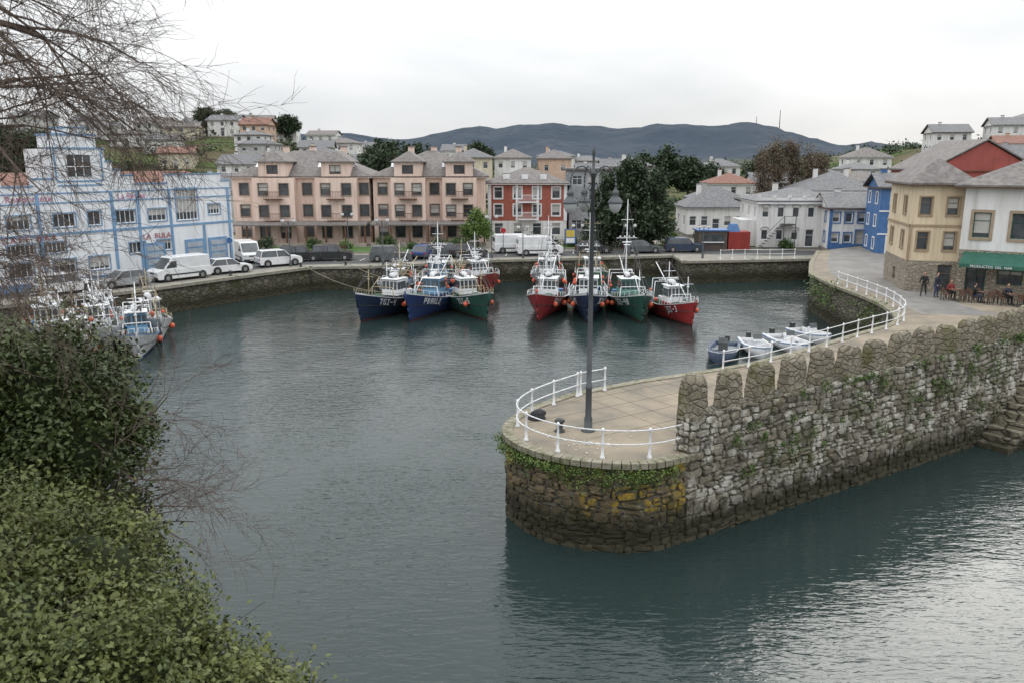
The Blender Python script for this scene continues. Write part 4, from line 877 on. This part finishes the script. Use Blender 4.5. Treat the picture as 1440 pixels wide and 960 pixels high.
# ------------------------------------------------------------ boats
FONT={'0':'111101101101111','1':'010110010010111','2':'111001111100111','3':'111001011001111','4':'101101111001001','5':'111100111001111','7':'111001010010010','8':'111101111101111','P':'111101111100100','G':'111100101101111','I':'111010010010111','B':'110101110101110','A':'111101111101101','R':'110101110101101','-':'000000111000000','L':'100100100100111','O':'111101101101111',' ':'0'*15}
def fishing_boat(x,y,rot,L_,Wd,col,name='fishing_boat',txt='7GI-4',house_col=None,fb=1.25,mast=6.5,trimc=None,antif=None,seed=0):
    rb=random.Random(seed+int(x*10))
    o=Obj(name,(x,y,0),math.radians(rot)); hm=M('hull_%02d_%02d_%02d'%tuple(int(k*100) for k in col),col,tuple(k*.55+.015 for k in col),rough=.55,scale=2,stretch=(1,1,.25),spec=.3,grime=.3)
    H_=o.p('hull',hm,True); AF=o.p('antifouling',antif or M('antifoul',(.10,.02,.02),(.05,.03,.02),rough=.6),True); RL=o.p('gunwale',trimc or WHITE,True); DK=o.p('deck',M('deck_green',(.12,.2,.18),(.1,.12,.11)))
    IB=o.p('inner_bulwark',M('bulwark_inner',(.30,.36,.36),(.2,.22,.2)))
    def shp(t): 
        a=.82+.18*min(1,t/.35); 
        return a*(1 if t<.45 else max(0,1-((t-.45)/.55)**2.5)**.8)
    def sheer(t): return fb*(1+.12*(1-t)**2+1.0*max(0,(t-.3)/.7)**1.8)
    def hs(t,z,s):
        sh=sheer(t); k=(z+.5)/(sh+.5); k=max(0,min(1,k)); tt=max(0,(t-.35)/.65); hw=Wd/2*shp(t)*(k**(.28+.8*tt)); xx=-L_/2+L_*t*.9+ .10*L_*(t**3)*k*1.0
        return Vector((xx,s*hw,z))
    N=22
    for s in(-1,1):
        for part,rows in((AF,[(lambda t,q=q:-.5+.62*q) for q in(0,.5,1)]),(H_,[(lambda t,q=q:.12+(sheer(t)-.12)*q) for q in(0,.25,.5,.75,.95)]),(RL,[(lambda t,q=q:.12+(sheer(t)-.12)*q) for q in(.95,1)])):
            vs=[];fs=[]
            for r_ in rows:
                for i in range(N+1): t=i/N; vs.append(hs(t,r_(t),s))
            for j in range(len(rows)-1):
                for i in range(N):
                    a=j*(N+1)+i; f=(a,a+1,a+N+2,a+N+1); fs.append(f if s<0 else f[::-1])
            part.add(vs,fs)
        vs=[];fs=[]
        for i in range(N+1):
            t=i/N; a=hs(t,sheer(t),s); b=Vector((a.x-(.08 if t>.95 else 0),a.y-s*min(.1,abs(a.y)),a.z)); lo_=hs(t,sheer(t)-.7,s); c=Vector((lo_.x-(.12 if t>.9 else 0),s*max(0,min(abs(lo_.y)-.1,abs(b.y))),a.z-.7)); vs+= [a,b,c]
        for i in range(N):
            f=(3*i,3*i+3,3*i+4,3*i+1); fs.append(f if s>0 else f[::-1])
        RL.add(vs,fs); fs=[]
        for i in range(N):
            f=(3*i+1,3*i+4,3*i+5,3*i+2); fs.append(f if s>0 else f[::-1])
        IB.add(vs,fs)
    vs=[];fs=[]
    for i in range(N+1):
        t=min(i/N,.97)
        for s in(-1,1): a=hs(t,sheer(t)-.62,s); vs.append((a.x-.05,s*max(0,abs(a.y)-.06),a.z))
    for i in range(N): fs.append((2*i,2*i+2,2*i+3,2*i+1))
    DK.add(vs,fs)
    H_.add([hs(0,z,-1) for z in(-.5,.2,sheer(0))]+[hs(0,z,1) for z in(sheer(0),.2,-.5)],[(0,1,2,3,4,5)])
    H_.tube([hs(1,z,1)+Vector((.02,0,0)) for z in(-.4,0,.6,1.2,sheer(1)+.1)],.06,6)
    for s in(-1,1): RB_=o.p('rubbing_strake',DARK); RB_.tube([tuple(hs(i/12,.12+(sheer(i/12)-.12)*.55,s)+Vector((0,s*.015,0))) for i in range(13)],.03,4)
    TX=o.p('hull_lettering',WHITE)
    for s in(-1,1):
        L0=len(txt); cw=.10*L_/11; ch=.115
        for ci,chh in enumerate(txt):
            bits=FONT.get(chh,'0'*15)
            for k,bt in enumerate(bits):
                if bt!='1': continue
                cx,cz=k%3,k//3
                u0=(ci*4+cx)*cw
                if s>0: tt=.64+(L0*4*cw-u0)/L_
                else: tt=.64+u0/L_
                dt=(-cw/L_ if s>0 else cw/L_)
                z1_=.12+(sheer(tt)-.12)*.88-cz*ch*.9; pts=[hs(tt,z1_-ch*.9,s),hs(tt+dt,z1_-ch*.9,s),hs(tt+dt,z1_,s),hs(tt,z1_,s)]
                of=Vector((.012,s*.035,0)); pts=[q+of for q in pts]; TX.quad(*pts)
    dz=sheer(.45)-.6
    hc=house_col or WHITE; w=Wd*.225; Hh=o.p('wheelhouse',hc,bevel=.04); G=o.p('wheelhouse_windows',GLASS)
    x0,x1=-L_*.17,-L_*.03; zt=dz+2.1
    acc=o.p('superstructure_band',hm); 
    Hh.frus((x0,x1+.2,-w-.05,w+.05),(x0,x1,-w,w),dz,zt); acc.box(x0-.06,x1+.24,-w-.09,w+.09,dz+.0,dz+.75)
    Hh.box(x0-1.3,x0-.07,-w*.8,w*.8,dz,dz+1.0)
    Hh2=o.p('wheelhouse_roof',house_col and WHITE or trimc or WHITE,bevel=.03); Hh2.box(x0-.12,x1+.25,-w-.1,w+.1,zt+.003,zt+.08)
    zw=dz+1.25
    for i in range(4):
        ww=2*w/4; ya=-w+i*ww+.05; G.add([(x1+.11,ya,zw),(x1+.11,ya+ww-.1,zw),(x1+.05,ya+ww-.1,zt-.18),(x1+.05,ya,zt-.18)],[(0,1,2,3)])
    for s in(-1,1):
        for i in range(3):
            xa=x0+.1+i*(x1-x0)/3.05; yy=s*(w+.035); G.add([(xa,yy,zw),(xa+.42,yy,zw),(xa+.42,yy-s*.01,zt-.22),(xa,yy-s*.01,zt-.22)],[(0,1,2,3) if s<0 else (3,2,1,0)])
    P_=o.p('mast',WHITE if rb.random()<.6 else M('ochre_mast',(.38,.32,.2)),True); rg=o.p('rigging',M('rigging_wire',(.12,.12,.12)))
    mx=x0-.3; P_.cyl((mx,0,dz+.8),(mx,0,dz+mast),.07,.03,8); P_.cyl((mx,-.9,dz+mast*.62),(mx,.9,dz+mast*.62),.03); P_.cyl((mx,-.55,dz+mast*.8),(mx,.55,dz+mast*.8),.025); P_.cyl((mx-.4,0,dz+.8),(mx,0,dz+mast*.7),.04,.03,6)
    P_.cyl((mx,0,dz+1.9),(mx-3.0,0,dz+3.6),.05,.04); P_.box(mx-.12,mx+.3,-.25,.25,dz+mast*.55,dz+mast*.55+.06); P_.cyl((mx+.1,-.4,dz+mast*.58),(mx+.1,.4,dz+mast*.58),.06,.06,8)
    for k in range(4): P_.sph((mx+.05,-.6+k*.4,dz+mast*.62+.12),.08,6,5)
    bow=hs(1,sheer(1),1); ste=hs(0,sheer(0),1); fx=L_*.30; fz=sheer(.85)-.65
    for a,b in(((mx,0,dz+mast),(bow.x,0,bow.z)),((mx,0,dz+mast),(ste.x,0,ste.z+1.2)),((mx,0,dz+mast*.9),(mx-.5,Wd*.45,dz+.4)),((mx,0,dz+mast*.9),(mx-.5,-Wd*.45,dz+.4)),((mx,-.9,dz+mast*.62),(mx-.3,-Wd*.45,dz+.5)),((mx,.9,dz+mast*.62),(mx-.3,Wd*.45,dz+.5)),((mx,0,dz+mast*.97),(mx-3,0,dz+3.6)),((mx,0,dz+mast*.7),(fx,0,fz+2.6)),((fx,0,fz+2.6),(bow.x,0,bow.z)),((fx,.4,fz+2.1),(fx+.4,1.0,fz+.6)),((fx,-.4,fz+2.1),(fx+.4,-1.0,fz+.6))): rg.cyl(a,b,.016,.016,4)
    for yy in(-w*.8,w*.8,0): rg.cyl((x0+.3,yy,zt),(x0+.3+rb.uniform(-.2,.2),yy,zt+rb.uniform(1.8,3.6)),.022,.010,4)
    P_.cyl((fx,0,fz),(fx-.1,0,fz+2.7),.05,.03); P_.cyl((fx-.1,-.45,fz+2.1),(fx-.1,.45,fz+2.1),.025); P_.cyl((fx,0,fz+.8),(fx-1.7,0,fz+1.9),.035,.03); P_.sph((fx-.05,0,fz+1.9),.1,8,6)
    for X,hh in((x1+1.2,1.6),(-L_*.40,2.4),(-L_*.33,2.2)):
        for s in(-1,1): P_.cyl((X,s*Wd*.36,dz),(X,s*Wd*.30,dz+hh),.035)
        P_.cyl((X,-Wd*.30,dz+hh),(X,Wd*.30,dz+hh),.035)
    P_.cyl((-L_*.4,0,dz+2.4),(mx,0,dz+mast*.6),.03)
    for s in(-1,1):
        pts=[]
        for i in range(9):
            t=.5+.49*i/8; a=hs(t,sheer(t),s); pts.append((a.x,a.y*.94,a.z+.36)); P_.cyl((a.x,a.y*.96,a.z-.05),(a.x,a.y*.94,a.z+.36),.016,.016,5)
        P_.tube(pts,.02,5)
        pts=[]
        for i in range(6):
            t=.03+.3*i/5; a=hs(t,sheer(t),s); pts.append((a.x,a.y*.94,a.z+.5)); P_.cyl((a.x,a.y*.96,a.z-.05),(a.x,a.y*.94,a.z+.5),.02,.02,5)
        P_.tube(pts,.024,5)
    NT=o.p('net_piles',NETG,True); 
    for i in range(3): NT.sph((-L_*.30+i*.7,rb.uniform(-.6,.6),dz+.3),.6,10,7,(1.1,.9,.7))
    NT.sph((L_*.14,rb.uniform(-.4,.4),fz+.1),.5,10,7,(1.3,1,.8))
    OB=o.p('buoys',ORANGE,True)
    for i in range(4): OB.sph((rb.uniform(x0-2.4,x0-.2),rb.choice([-1,1])*Wd*.36,dz+rb.uniform(.7,1.7)),rb.uniform(.12,.2),8,6)
    for s in(-1,1):
        for t in(.25,.55,.78):
            if rb.random()<.5: a=hs(t,sheer(t)*.6,s); OB.sph((a.x,a.y+s*.2,a.z),.22,9,7); rg.cyl((a.x,a.y+s*.2,a.z),(a.x,hs(t,sheer(t),s).y,sheer(t)),.012,.012,4)
    D_=o.p('deck_gear',DARK); D_.box(x1+1.3,x1+2.0,-.35,.35,dz+.2,dz+.95); D_.cyl((x1+1.7,-.6,dz+.8),(x1+1.7,.6,dz+.8),.25,.25,10); D_.box(x0-1.2,x0-.6,-.3,.3,dz+1.0,dz+1.5)
    for k in range(5): D_.cyl((x0+.2+k*.25,rb.choice([-1,1])*w*.5,zt),(x0+.2+k*.25,rb.choice([-1,1])*w*.5,zt+.3),.06,.06,6)
    bx_=o.p('fish_boxes',BLUE); bx_.box(-L_*.36,-L_*.30,.3,.9,dz,dz+.8); bx_.box(x0-2.0,x0-1.4,-.9,-.3,dz,dz+.7)
    lr=o.p('life_raft',WHITE,True); lr.cyl((x0+.2,-.1,zt+.3),(x0+1.0,-.1,zt+.3),.22,.22,10)
    rd=o.p('radar',WHITE); rd.box(x0+.6,x0+.72,-.4,.4,zt+.62,zt+.69); rd.cyl((x0+.66,0,zt+.08),(x0+.66,0,zt+.62),.05)
    return o.done()
NAVY=(.015,.032,.075);GRN=(.025,.095,.07);RED=(.28,.03,.035);BL2=(.03,.07,.20)
HB=paint('house_blue',(.14,.30,.48)); HG=paint('house_green',(.12,.28,.23))
fishing_boat(-10.6,69.4,-114,10,3.3,NAVY,txt='7GI-4',mast=5.3); fishing_boat(-7.1,69.9,-106,10.6,3.4,(.02,.045,.15),txt='PBARLO',mast=5.8,house_col=HB); fishing_boat(-3.7,70.0,-68,10.2,3.3,GRN,txt='7GI-5',mast=5.3)
fishing_boat(3.0,69.8,-102,10.2,3.3,RED,txt='PBLA',mast=6.3); fishing_boat(6.6,70.0,-96,11.5,3.5,NAVY,txt='3GI-47',mast=7.6); fishing_boat(10.2,69.6,-86,11,3.4,GRN,txt='3GI-48',mast=8.8,house_col=HG); fishing_boat(13.6,67.0,-78,7.8,2.8,(.36,.035,.035),txt='7GI-3',mast=4.0,fb=1.05)
fishing_boat(-7.6,81,-92,11,3.7,BL2,txt='GI-7',mast=6,house_col=HB); fishing_boat(-3.2,82,-72,10,3.4,(.30,.05,.04),mast=5); fishing_boat(-11.4,79,-100,8,3,(.5,.5,.5),mast=4.5,fb=.9)
fishing_boat(3.6,83.5,-95,11,3.5,(.5,.52,.53),mast=6.5); fishing_boat(8.4,84.5,-90,11,3.5,(.08,.2,.12),mast=9)
AFB=M('af_blue',(.03,.07,.2))
fishing_boat(-29.6,57.6,-56,10,3.3,(.6,.61,.62),mast=4.6,antif=AFB,fb=1.05,txt=''); fishing_boat(-26.0,55.6,-66,8.2,2.8,(.6,.61,.62),mast=3.6,fb=.95,trimc=BLUE,antif=AFB,txt='',house_col=HB); fishing_boat(-33,57,-58,10,3.3,(.55,.56,.58),mast=5,fb=1.05,txt='')
fishing_boat(-31,61.5,-52,8,2.8,(.5,.51,.52),mast=4.2,fb=.9,txt=''); fishing_boat(-34.2,60,-50,8,2.8,(.6,.6,.6),mast=4.6,fb=.95,txt=''); fishing_boat(-28.9,53.0,-62,8.6,2.8,(.62,.63,.64),mast=4.2,fb=.95,txt='',antif=AFB); fishing_boat(-27.2,60.8,-58,8,2.8,(.58,.59,.6),mast=4.4,fb=.95,txt='',antif=AFB)
def small_boat(x,y,rot,L_,Wd,col,canopy=None):
    o=Obj('small_motor_boat',(x,y,0),math.radians(rot)); p=o.p('hull',M('sb_%02d_%02d'%(int(col[0]*100),int(col[2]*100)),col,rough=.5),True); N=14; i_=o.p('interior',M('boat_inner',(.22,.24,.26)))
    hw=lambda t:Wd/2*(.88+.12*min(1,t*3))*(1 if t<.5 else max(0,1-((t-.5)/.5)**2.4)**.7)
    sh=lambda t:.55+.35*t*t
    for s in(-1,1):
        vs=[];fs=[]
        for i in range(N+1):
            t=i/N; X=-L_/2+L_*t; vs+=[(X*.93,s*hw(t)*.5,-.15),(X*.97,s*hw(t)*.9,.18),(X,s*hw(t),sh(t)),(X*.97,s*hw(t)*.84,sh(t)+.02),(X*.94,s*hw(t)*.78,.2)]
        for i in range(N):
            for k in range(4): a=5*i+k; f=(a,a+5,a+6,a+1); fs.append(f if s<0 else f[::-1])
        p.add(vs,fs)
    vs=[];fs=[]
    for i in range(N+1): t=i/N; X=-L_/2+L_*t; vs+=[(X*.94,-hw(t)*.8,.22),(X*.94,hw(t)*.8,.22)]
    for i in range(N): fs.append((2*i,2*i+2,2*i+3,2*i+1))
    i_.add(vs,fs); p.box(-L_/2,-L_/2+.08,-Wd*.43,Wd*.43,-.1,.5)
    i_.box(-L_*.1,-L_*.02,-Wd*.38,Wd*.38,.22,.42); i_.box(L_*.12,L_*.2,-Wd*.36,Wd*.36,.22,.44)
    g=o.p('console',DARK if col[0]<.2 else WHITE,bevel=.03); g.frus((-.2,.5,-.3,.3),(-.1,.25,-.28,.28),.22,1.0); o.p('windscreen',GLASS).add([(.28,-.32,.98),(.28,.32,.98),(.12,.3,1.3),(.12,-.3,1.3)],[(0,1,2,3)])
    mt=o.p('outboard_motor',DARK,bevel=.03); mt.box(-L_/2-.4,-L_/2-.05,-.15,.15,.45,.85); mt.box(-L_/2-.28,-L_/2-.14,-.05,.05,-.3,.45)
    st_=o.p('rubbing_stripe',BLUE if col[0]>.2 else WHITE)
    for s in(-1,1): st_.tube([((-L_/2+L_*i/12),s*hw(i/12)*1.0,sh(i/12)-.08) for i in range(13)],.035,4)
    if canopy: o.p('cover',canopy,True).sph((L_*.05,0,.45),Wd*.42,12,8,(1.8,1,.5))
    o.done()
small_boat(14.2,53.6,-110,5.2,2.0,(.08,.11,.17)); small_boat(16.8,54.8,-94,4.8,1.9,(.66,.67,.68),canopy=M('boat_cover',(.34,.36,.38))); small_boat(19.4,56.0,-84,5.2,2.0,(.68,.69,.7)); small_boat(21.9,58.6,-76,4.4,1.7,(.64,.65,.66))
# ------------------------------------------------------------ clutter
def bollard(x,y,z):
    o=Obj('mooring_bollard',(x,y,z)); o.p('b',DARK,True).lathe((0,0,0),[(.2,0),(.2,.04),(.12,.1),(.11,.32),(.19,.38),(.19,.44),(.1,.5),(.001,.51)],10); o.done()
for a in((1.75,28.6,3.19),(-31.5,68.2,2.31),(-26.3,76,2.31),(-17,83.3,2.31),(-5,87.6,2.31),(5,90,2.31),(14,91.8,2.31),(-21.3,82.2,2.31)): bollard(*a)
o=Obj('rope_coil',(.95,30.1,3.2)); p=o.p('r',M('dark_rope',(.04,.04,.045)),True)
for k in range(5):
    p.tube([((.32-.03*k)*math.cos(i/14*6.283),(.28-.03*k)*math.sin(i/14*6.283),.04+.05*k) for i in range(15)],.035,5)
p.sph((.1,.1,.2),.2,8,6,(1.4,1,.8)); o.done()
def mooring(a,b,sag):
    o=Obj('mooring_rope'); p=o.p('r',ROPE); pts=[tuple(Vector(a).lerp(Vector(b),i/12)-Vector((0,0,sag*4*(i/12)*(1-i/12)))) for i in range(13)]; p.tube(pts,.03,4); o.done()
mooring((-21.3,82.2,2.7),(-12.2,73.5,1.2),.5); mooring((-17,83.3,2.7),(-9.5,78,1.3),.4); mooring((5,90,2.7),(3.5,79,1.4),.5)
o=Obj('kiosk',(22.2,97.6,2.32),0); o.p('walls',paint('kiosk_dark',(.10,.08,.07))).box(0,3.4,0,2.4,0,2.3); o.p('roof',BLW).box(-.2,3.6,-.2,2.6,2.303,2.45); o.p('counter',WHITE).box(.4,3,-.25,-.01,.95,1.05); o.p('hatch',GLASS).box(.4,3,-.02,-.004,1.1,1.9); o.done()
o=Obj('red_container',(25.8,97.8,2.32),0); CR_=paint('container_red',(.33,.05,.04)); p=o.p('body',CR_); p.box(0,2.6,0,2.2,.05,2.2)
for i in range(13): o.p('ribs',CR_).box(.05+i*.2,.13+i*.2,-.05,-.002,.1,2.1)
o.p('blue_tarp',BLW).frus((.1,1.4,.1,1.9),(.4,1.1,.5,1.5),2.205,3.1); o.done()
def sign(x,y,z,c,w,h,hh,name='information_sign'):
    o=Obj(name,(x,y,z)); o.p('posts',DARK).box(-w/2,-w/2+.07,-.03,.03,0,hh); o.p('posts').box(w/2-.07,w/2,-.03,.03,0,hh); o.p('board',c).box(-w/2+.08,w/2-.08,-.03,.03,hh-h,hh); o.p('print',paint('sign_yellow',(.6,.45,.08))).box(-w/2+.2,w/2-.2,-.04,-.031,hh-h*.55,hh-.12); o.p('print2',WHITE).box(-w/2+.2,w/2-.2,-.04,-.031,hh-h*.95,hh-h*.62); o.done()
sign(6.9,97,2.32,BLW,1.4,1.7,2.6)
def disc_sign(x,y,z,m):
    o=Obj('traffic_sign',(x,y,z)); o.p('post',GREYM).cyl((0,0,0),(0,0,2.6),.035); o.p('plate',m).cyl((0,-.04,2.6),(0,-.07,2.6),.32,.32,18); o.p('rim',WHITE).cyl((0,-.03,2.6),(0,-.045,2.6),.36,.36,18); o.done()
disc_sign(-28.6,83,2.32,BLW); disc_sign(-1,94,2.4,REDP)
def bench(x,y,z,r):
    o=Obj('park_bench',(x,y,z),math.radians(r)); s=o.p('slats',BROWNW)
    for i in range(4): s.box(-.8,.8,-.25+i*.12,-.16+i*.12,.42,.46)
    for i in range(3): s.box(-.8,.8,.25,.29,.55+i*.12,.63+i*.12)
    f=o.p('frame',DARK)
    for X in(-.7,.66): f.box(X,X+.05,-.25,.25,0,.419); f.box(X,X+.05,.2,.249,.42,.9)
    o.done()
for a in((-20,94.6,2.42,0),(-10,96.5,2.42,0),(4,100,2.42,0),(12,100.5,2.42,0)): bench(*a)
def table(x,y):
    o=Obj('cafe_table',(x,y,3.2)); o.p('top',BROWNW).cyl((0,0,.72),(0,0,.75),.4,.4,14); o.p('leg',DARK).cyl((0,0,.03),(0,0,.719),.03); o.p('foot',DARK).cyl((0,0,0),(0,0,.03),.24,.22,10); o.done()
def chair(x,y,r):
    o=Obj('cafe_chair',(x,y,3.2),math.radians(r)); w=o.p('seat',BROWNW); w.box(-.22,.22,-.22,.22,.43,.46); b=o.p('backrest',BROWNW); b.box(-.22,.22,.2,.23,.55,.88)
    l=o.p('legs',DARK)
    for a in(-.2,.18):
        l.box(a,a+.03,-.2,-.17,0,.429); l.box(a,a+.03,.17,.199,0,.429); l.box(a,a+.03,.232,.25,0,.88)
    o.done()
tds=Vector((.823,-.569)); tn=Vector((-.569,-.823))
TP=[]
for i in range(6):
    b=Vector((32.6,59.0))+tds*(i*1.75)+tn*2.2; TP.append(b); table(b.x,b.y)
    for k,a in enumerate((0,90,180,270)):
        q=b+Vector((math.cos(math.radians(a)),math.sin(math.radians(a))))*.68; chair(q.x,q.y,a-90)
def person(name,x,y,z,rot,pose,jk,tr,hair=HAIR):
    o=Obj(name,(x,y,z),math.radians(rot))
    if pose=='stand': hip=.92; kn=[(-.12,-.02,.5),(.12,-.05,.5)]; ft=[(-.13,.02,.07),(.14,-.03,.07)]
    elif pose=='walk': hip=.90; kn=[(-.1,-.2,.5),(.1,.06,.48)]; ft=[(-.1,-.28,.07),(.1,.38,.12)]
    else: hip=.50; kn=[(-.12,-.42,.5),(.12,-.42,.5)]; ft=[(-.13,-.42,.07),(.13,-.38,.07)]
    sh=hip+.52
    def skin(nm,V,E,Rr,mat):
        me=bpy.data.meshes.new(nm); me.from_pydata(V,E,[]); ob=bpy.data.objects.new(nm,me); COL.objects.link(ob)
        md=ob.modifiers.new('s','SKIN')
        for i,r in enumerate(Rr): me.skin_vertices[0].data[i].radius=(r,r*.85)
        me.skin_vertices[0].data[0].use_root=True
        sb=ob.modifiers.new('ss','SUBSURF'); sb.levels=1; sb.render_levels=2; me.materials.append(mat); o.kids.append(ob)
    ar=[(-.27,-.03,hip+.22),(.27,-.05,hip+.22)]; hd=[(-.27,-.2,hip+.02),(.25,-.12,hip-.02)]
    if pose=='sit': hd=[(-.16,-.42,hip+.25),(.16,-.42,hip+.25)]
    skin('jacket',[(0,0,hip+.02),(0,0,hip+.28),(0,0,sh-.06),(-.18,0,sh-.04),ar[0],hd[0],(.18,0,sh-.04),ar[1],hd[1],(0,-.01,sh+.06)],[(0,1),(1,2),(2,3),(3,4),(4,5),(2,6),(6,7),(7,8),(2,9)],[.165,.15,.17,.085,.06,.045,.085,.06,.045,.06],jk)
    skin('trousers',[(0,0,hip),(-.1,0,hip-.04),kn[0],ft[0],(.1,0,hip-.04),kn[1],ft[1]],[(0,1),(1,2),(2,3),(0,4),(4,5),(5,6)],[.14,.11,.075,.05,.11,.075,.05],tr)
    h=o.p('head',SKIN,True); h.sph((0,-.01,sh+.24),.1,12,10,(.85,1,1.2)); h.cyl((0,0,sh+.02),(0,-.005,sh+.16),.05,.05,8); h.sph((0,-.11,sh+.22),.02,6,5); 
    for s in(-1,1): h.sph((s*.085,0,sh+.23),.02,6,5,(.5,1,1.4))
    ey=o.p('eyes',DARK,True)
    for s in(-1,1): ey.sph((s*.033,-.098,sh+.26),.011,6,4)
    o.p('mouth',REDP).box(-.02,.02,-.109,-.1,sh+.172,sh+.18)
    hr=o.p('hair',hair,True); hr.sph((0,.025,sh+.275),.103,12,8,(.92,.98,1.0))
    for k,(a,b) in enumerate(zip(ar,hd)):
        d=(Vector(b)-Vector(a)).normalized(); c=Vector(b)+d*.05; h.sph(c,.035,8,6,(1,1.2,1.2))
        for f in range(4): q=c+Vector(((f-1.5)*.017,0,0)); h.cyl(q,q+d*.07+Vector((0,-.01*f,0)),.009,.007,5)
        h.cyl(c,c+Vector((.03 if k==0 else -.03,-.03,-.02)),.011,.008,5)
    s=o.p('shoes',DARK,True)
    for f in ft: s.sph((f[0],f[1]-.06,f[2]-.02),.06,8,6,(.8,2,.8))
    o.done()
J1=M('jacket_navy',(.03,.035,.05)); J2=M('jacket_red',(.25,.04,.04)); J3=M('jacket_black',(.02,.02,.02)); T1=M('jeans',(.04,.06,.12)); T2=M('trousers_dark',(.03,.03,.03))
person('standing_person',30.6,58.4,3.2,30,'stand',J1,T1); person('walking_person',30.0,59.0,3.2,-40,'walk',J3,T2)
for i,(k,j) in enumerate(((0,J2),(1,J3),(2,J1),(3,J3))):
    b=TP[k]; q=b+Vector((-.66,0)) if i%2 else b+Vector((0,.66)); person('seated_person',q.x,q.y,3.2,90 if i%2 else 0,'sit',j,T1 if i%2 else T2)
# ------------------------------------------------------------ world, sun, camera
w=bpy.data.worlds.new('World'); sc.world=w; w.use_nodes=True; nt=w.node_tree; L=nt.links; bg=nt.nodes['Background']
sky=_n(nt,'ShaderNodeTexSky',sky_type='NISHITA'); sky.sun_disc=False; el,az=math.radians(30),math.radians(28); sky.sun_elevation=el; sky.sun_rotation=az
tc=_n(nt,'ShaderNodeTexCoord'); mp=_n(nt,'ShaderNodeMapping'); mp.inputs['Scale'].default_value=(1,1,3.2); L.new(tc.outputs['Generated'],mp.inputs[0])
no=_n(nt,'ShaderNodeTexNoise'); no.inputs['Scale'].default_value=2.2; no.inputs['Detail'].default_value=6; no.inputs['Distortion'].default_value=.4; L.new(mp.outputs[0],no.inputs['Vector'])
cr=_n(nt,'ShaderNodeValToRGB'); e=cr.color_ramp.elements; e[0].position=.34; e[0].color=(.68,.705,.73,1); e[1].position=.64; e[1].color=(.90,.905,.91,1); L.new(no.outputs['Fac'],cr.inputs[0])
sd=Vector((math.sin(az)*math.cos(el),math.cos(az)*math.cos(el),math.sin(el)))
nv=_n(nt,'ShaderNodeVectorMath',operation='NORMALIZE'); L.new(tc.outputs['Generated'],nv.inputs[0])
# CIE overcast: zenith brighter than horizon
sz=_n(nt,'ShaderNodeSeparateXYZ'); L.new(nv.outputs[0],sz.inputs[0]); mz=_n(nt,'ShaderNodeMapRange'); mz.inputs[1].default_value=.0; mz.inputs[2].default_value=1.0; mz.inputs[3].default_value=1.0; mz.inputs[4].default_value=3.0; L.new(sz.outputs[2],mz.inputs[0])
sc_=_n(nt,'ShaderNodeVectorMath',operation='SCALE'); L.new(cr.outputs[0],sc_.inputs[0]); L.new(mz.outputs[0],sc_.inputs['Scale'])
s10=_n(nt,'ShaderNodeVectorMath',operation='SCALE'); L.new(sc_.outputs[0],s10.inputs[0]); s10.inputs['Scale'].default_value=10
mx=_n(nt,'ShaderNodeMix',data_type='RGBA'); mx.inputs[0].default_value=.95; L.new(sky.outputs[0],mx.inputs[6]); L.new(s10.outputs[0],mx.inputs[7]); L.new(mx.outputs[2],bg.inputs[0]); bg.inputs[1].default_value=.1
su=bpy.data.lights.new('sun','SUN'); su.energy=.5; su.angle=math.radians(20); su.color=(1,.96,.9); so=bpy.data.objects.new('sun',su); COL.objects.link(so); so.rotation_euler=(-sd).to_track_quat('-Z','Y').to_euler()
cam=bpy.data.cameras.new('camera'); co=bpy.data.objects.new('camera',cam); COL.objects.link(co); co.location=(0,0,12.9); co.rotation_euler=(math.radians(77.5),0,0)
cam.lens=28.75; cam.sensor_width=36; cam.clip_end=8000; cam.clip_start=.1; cam.dof.use_dof=True; cam.dof.focus_distance=45; cam.dof.aperture_fstop=2.8
sc.camera=co
sc.view_settings.view_transform='Standard'; sc.view_settings.look='None'; sc.view_settings.exposure=0
print('faces',sum(len(o.data.polygons) for o in bpy.data.objects if o.type=='MESH'))
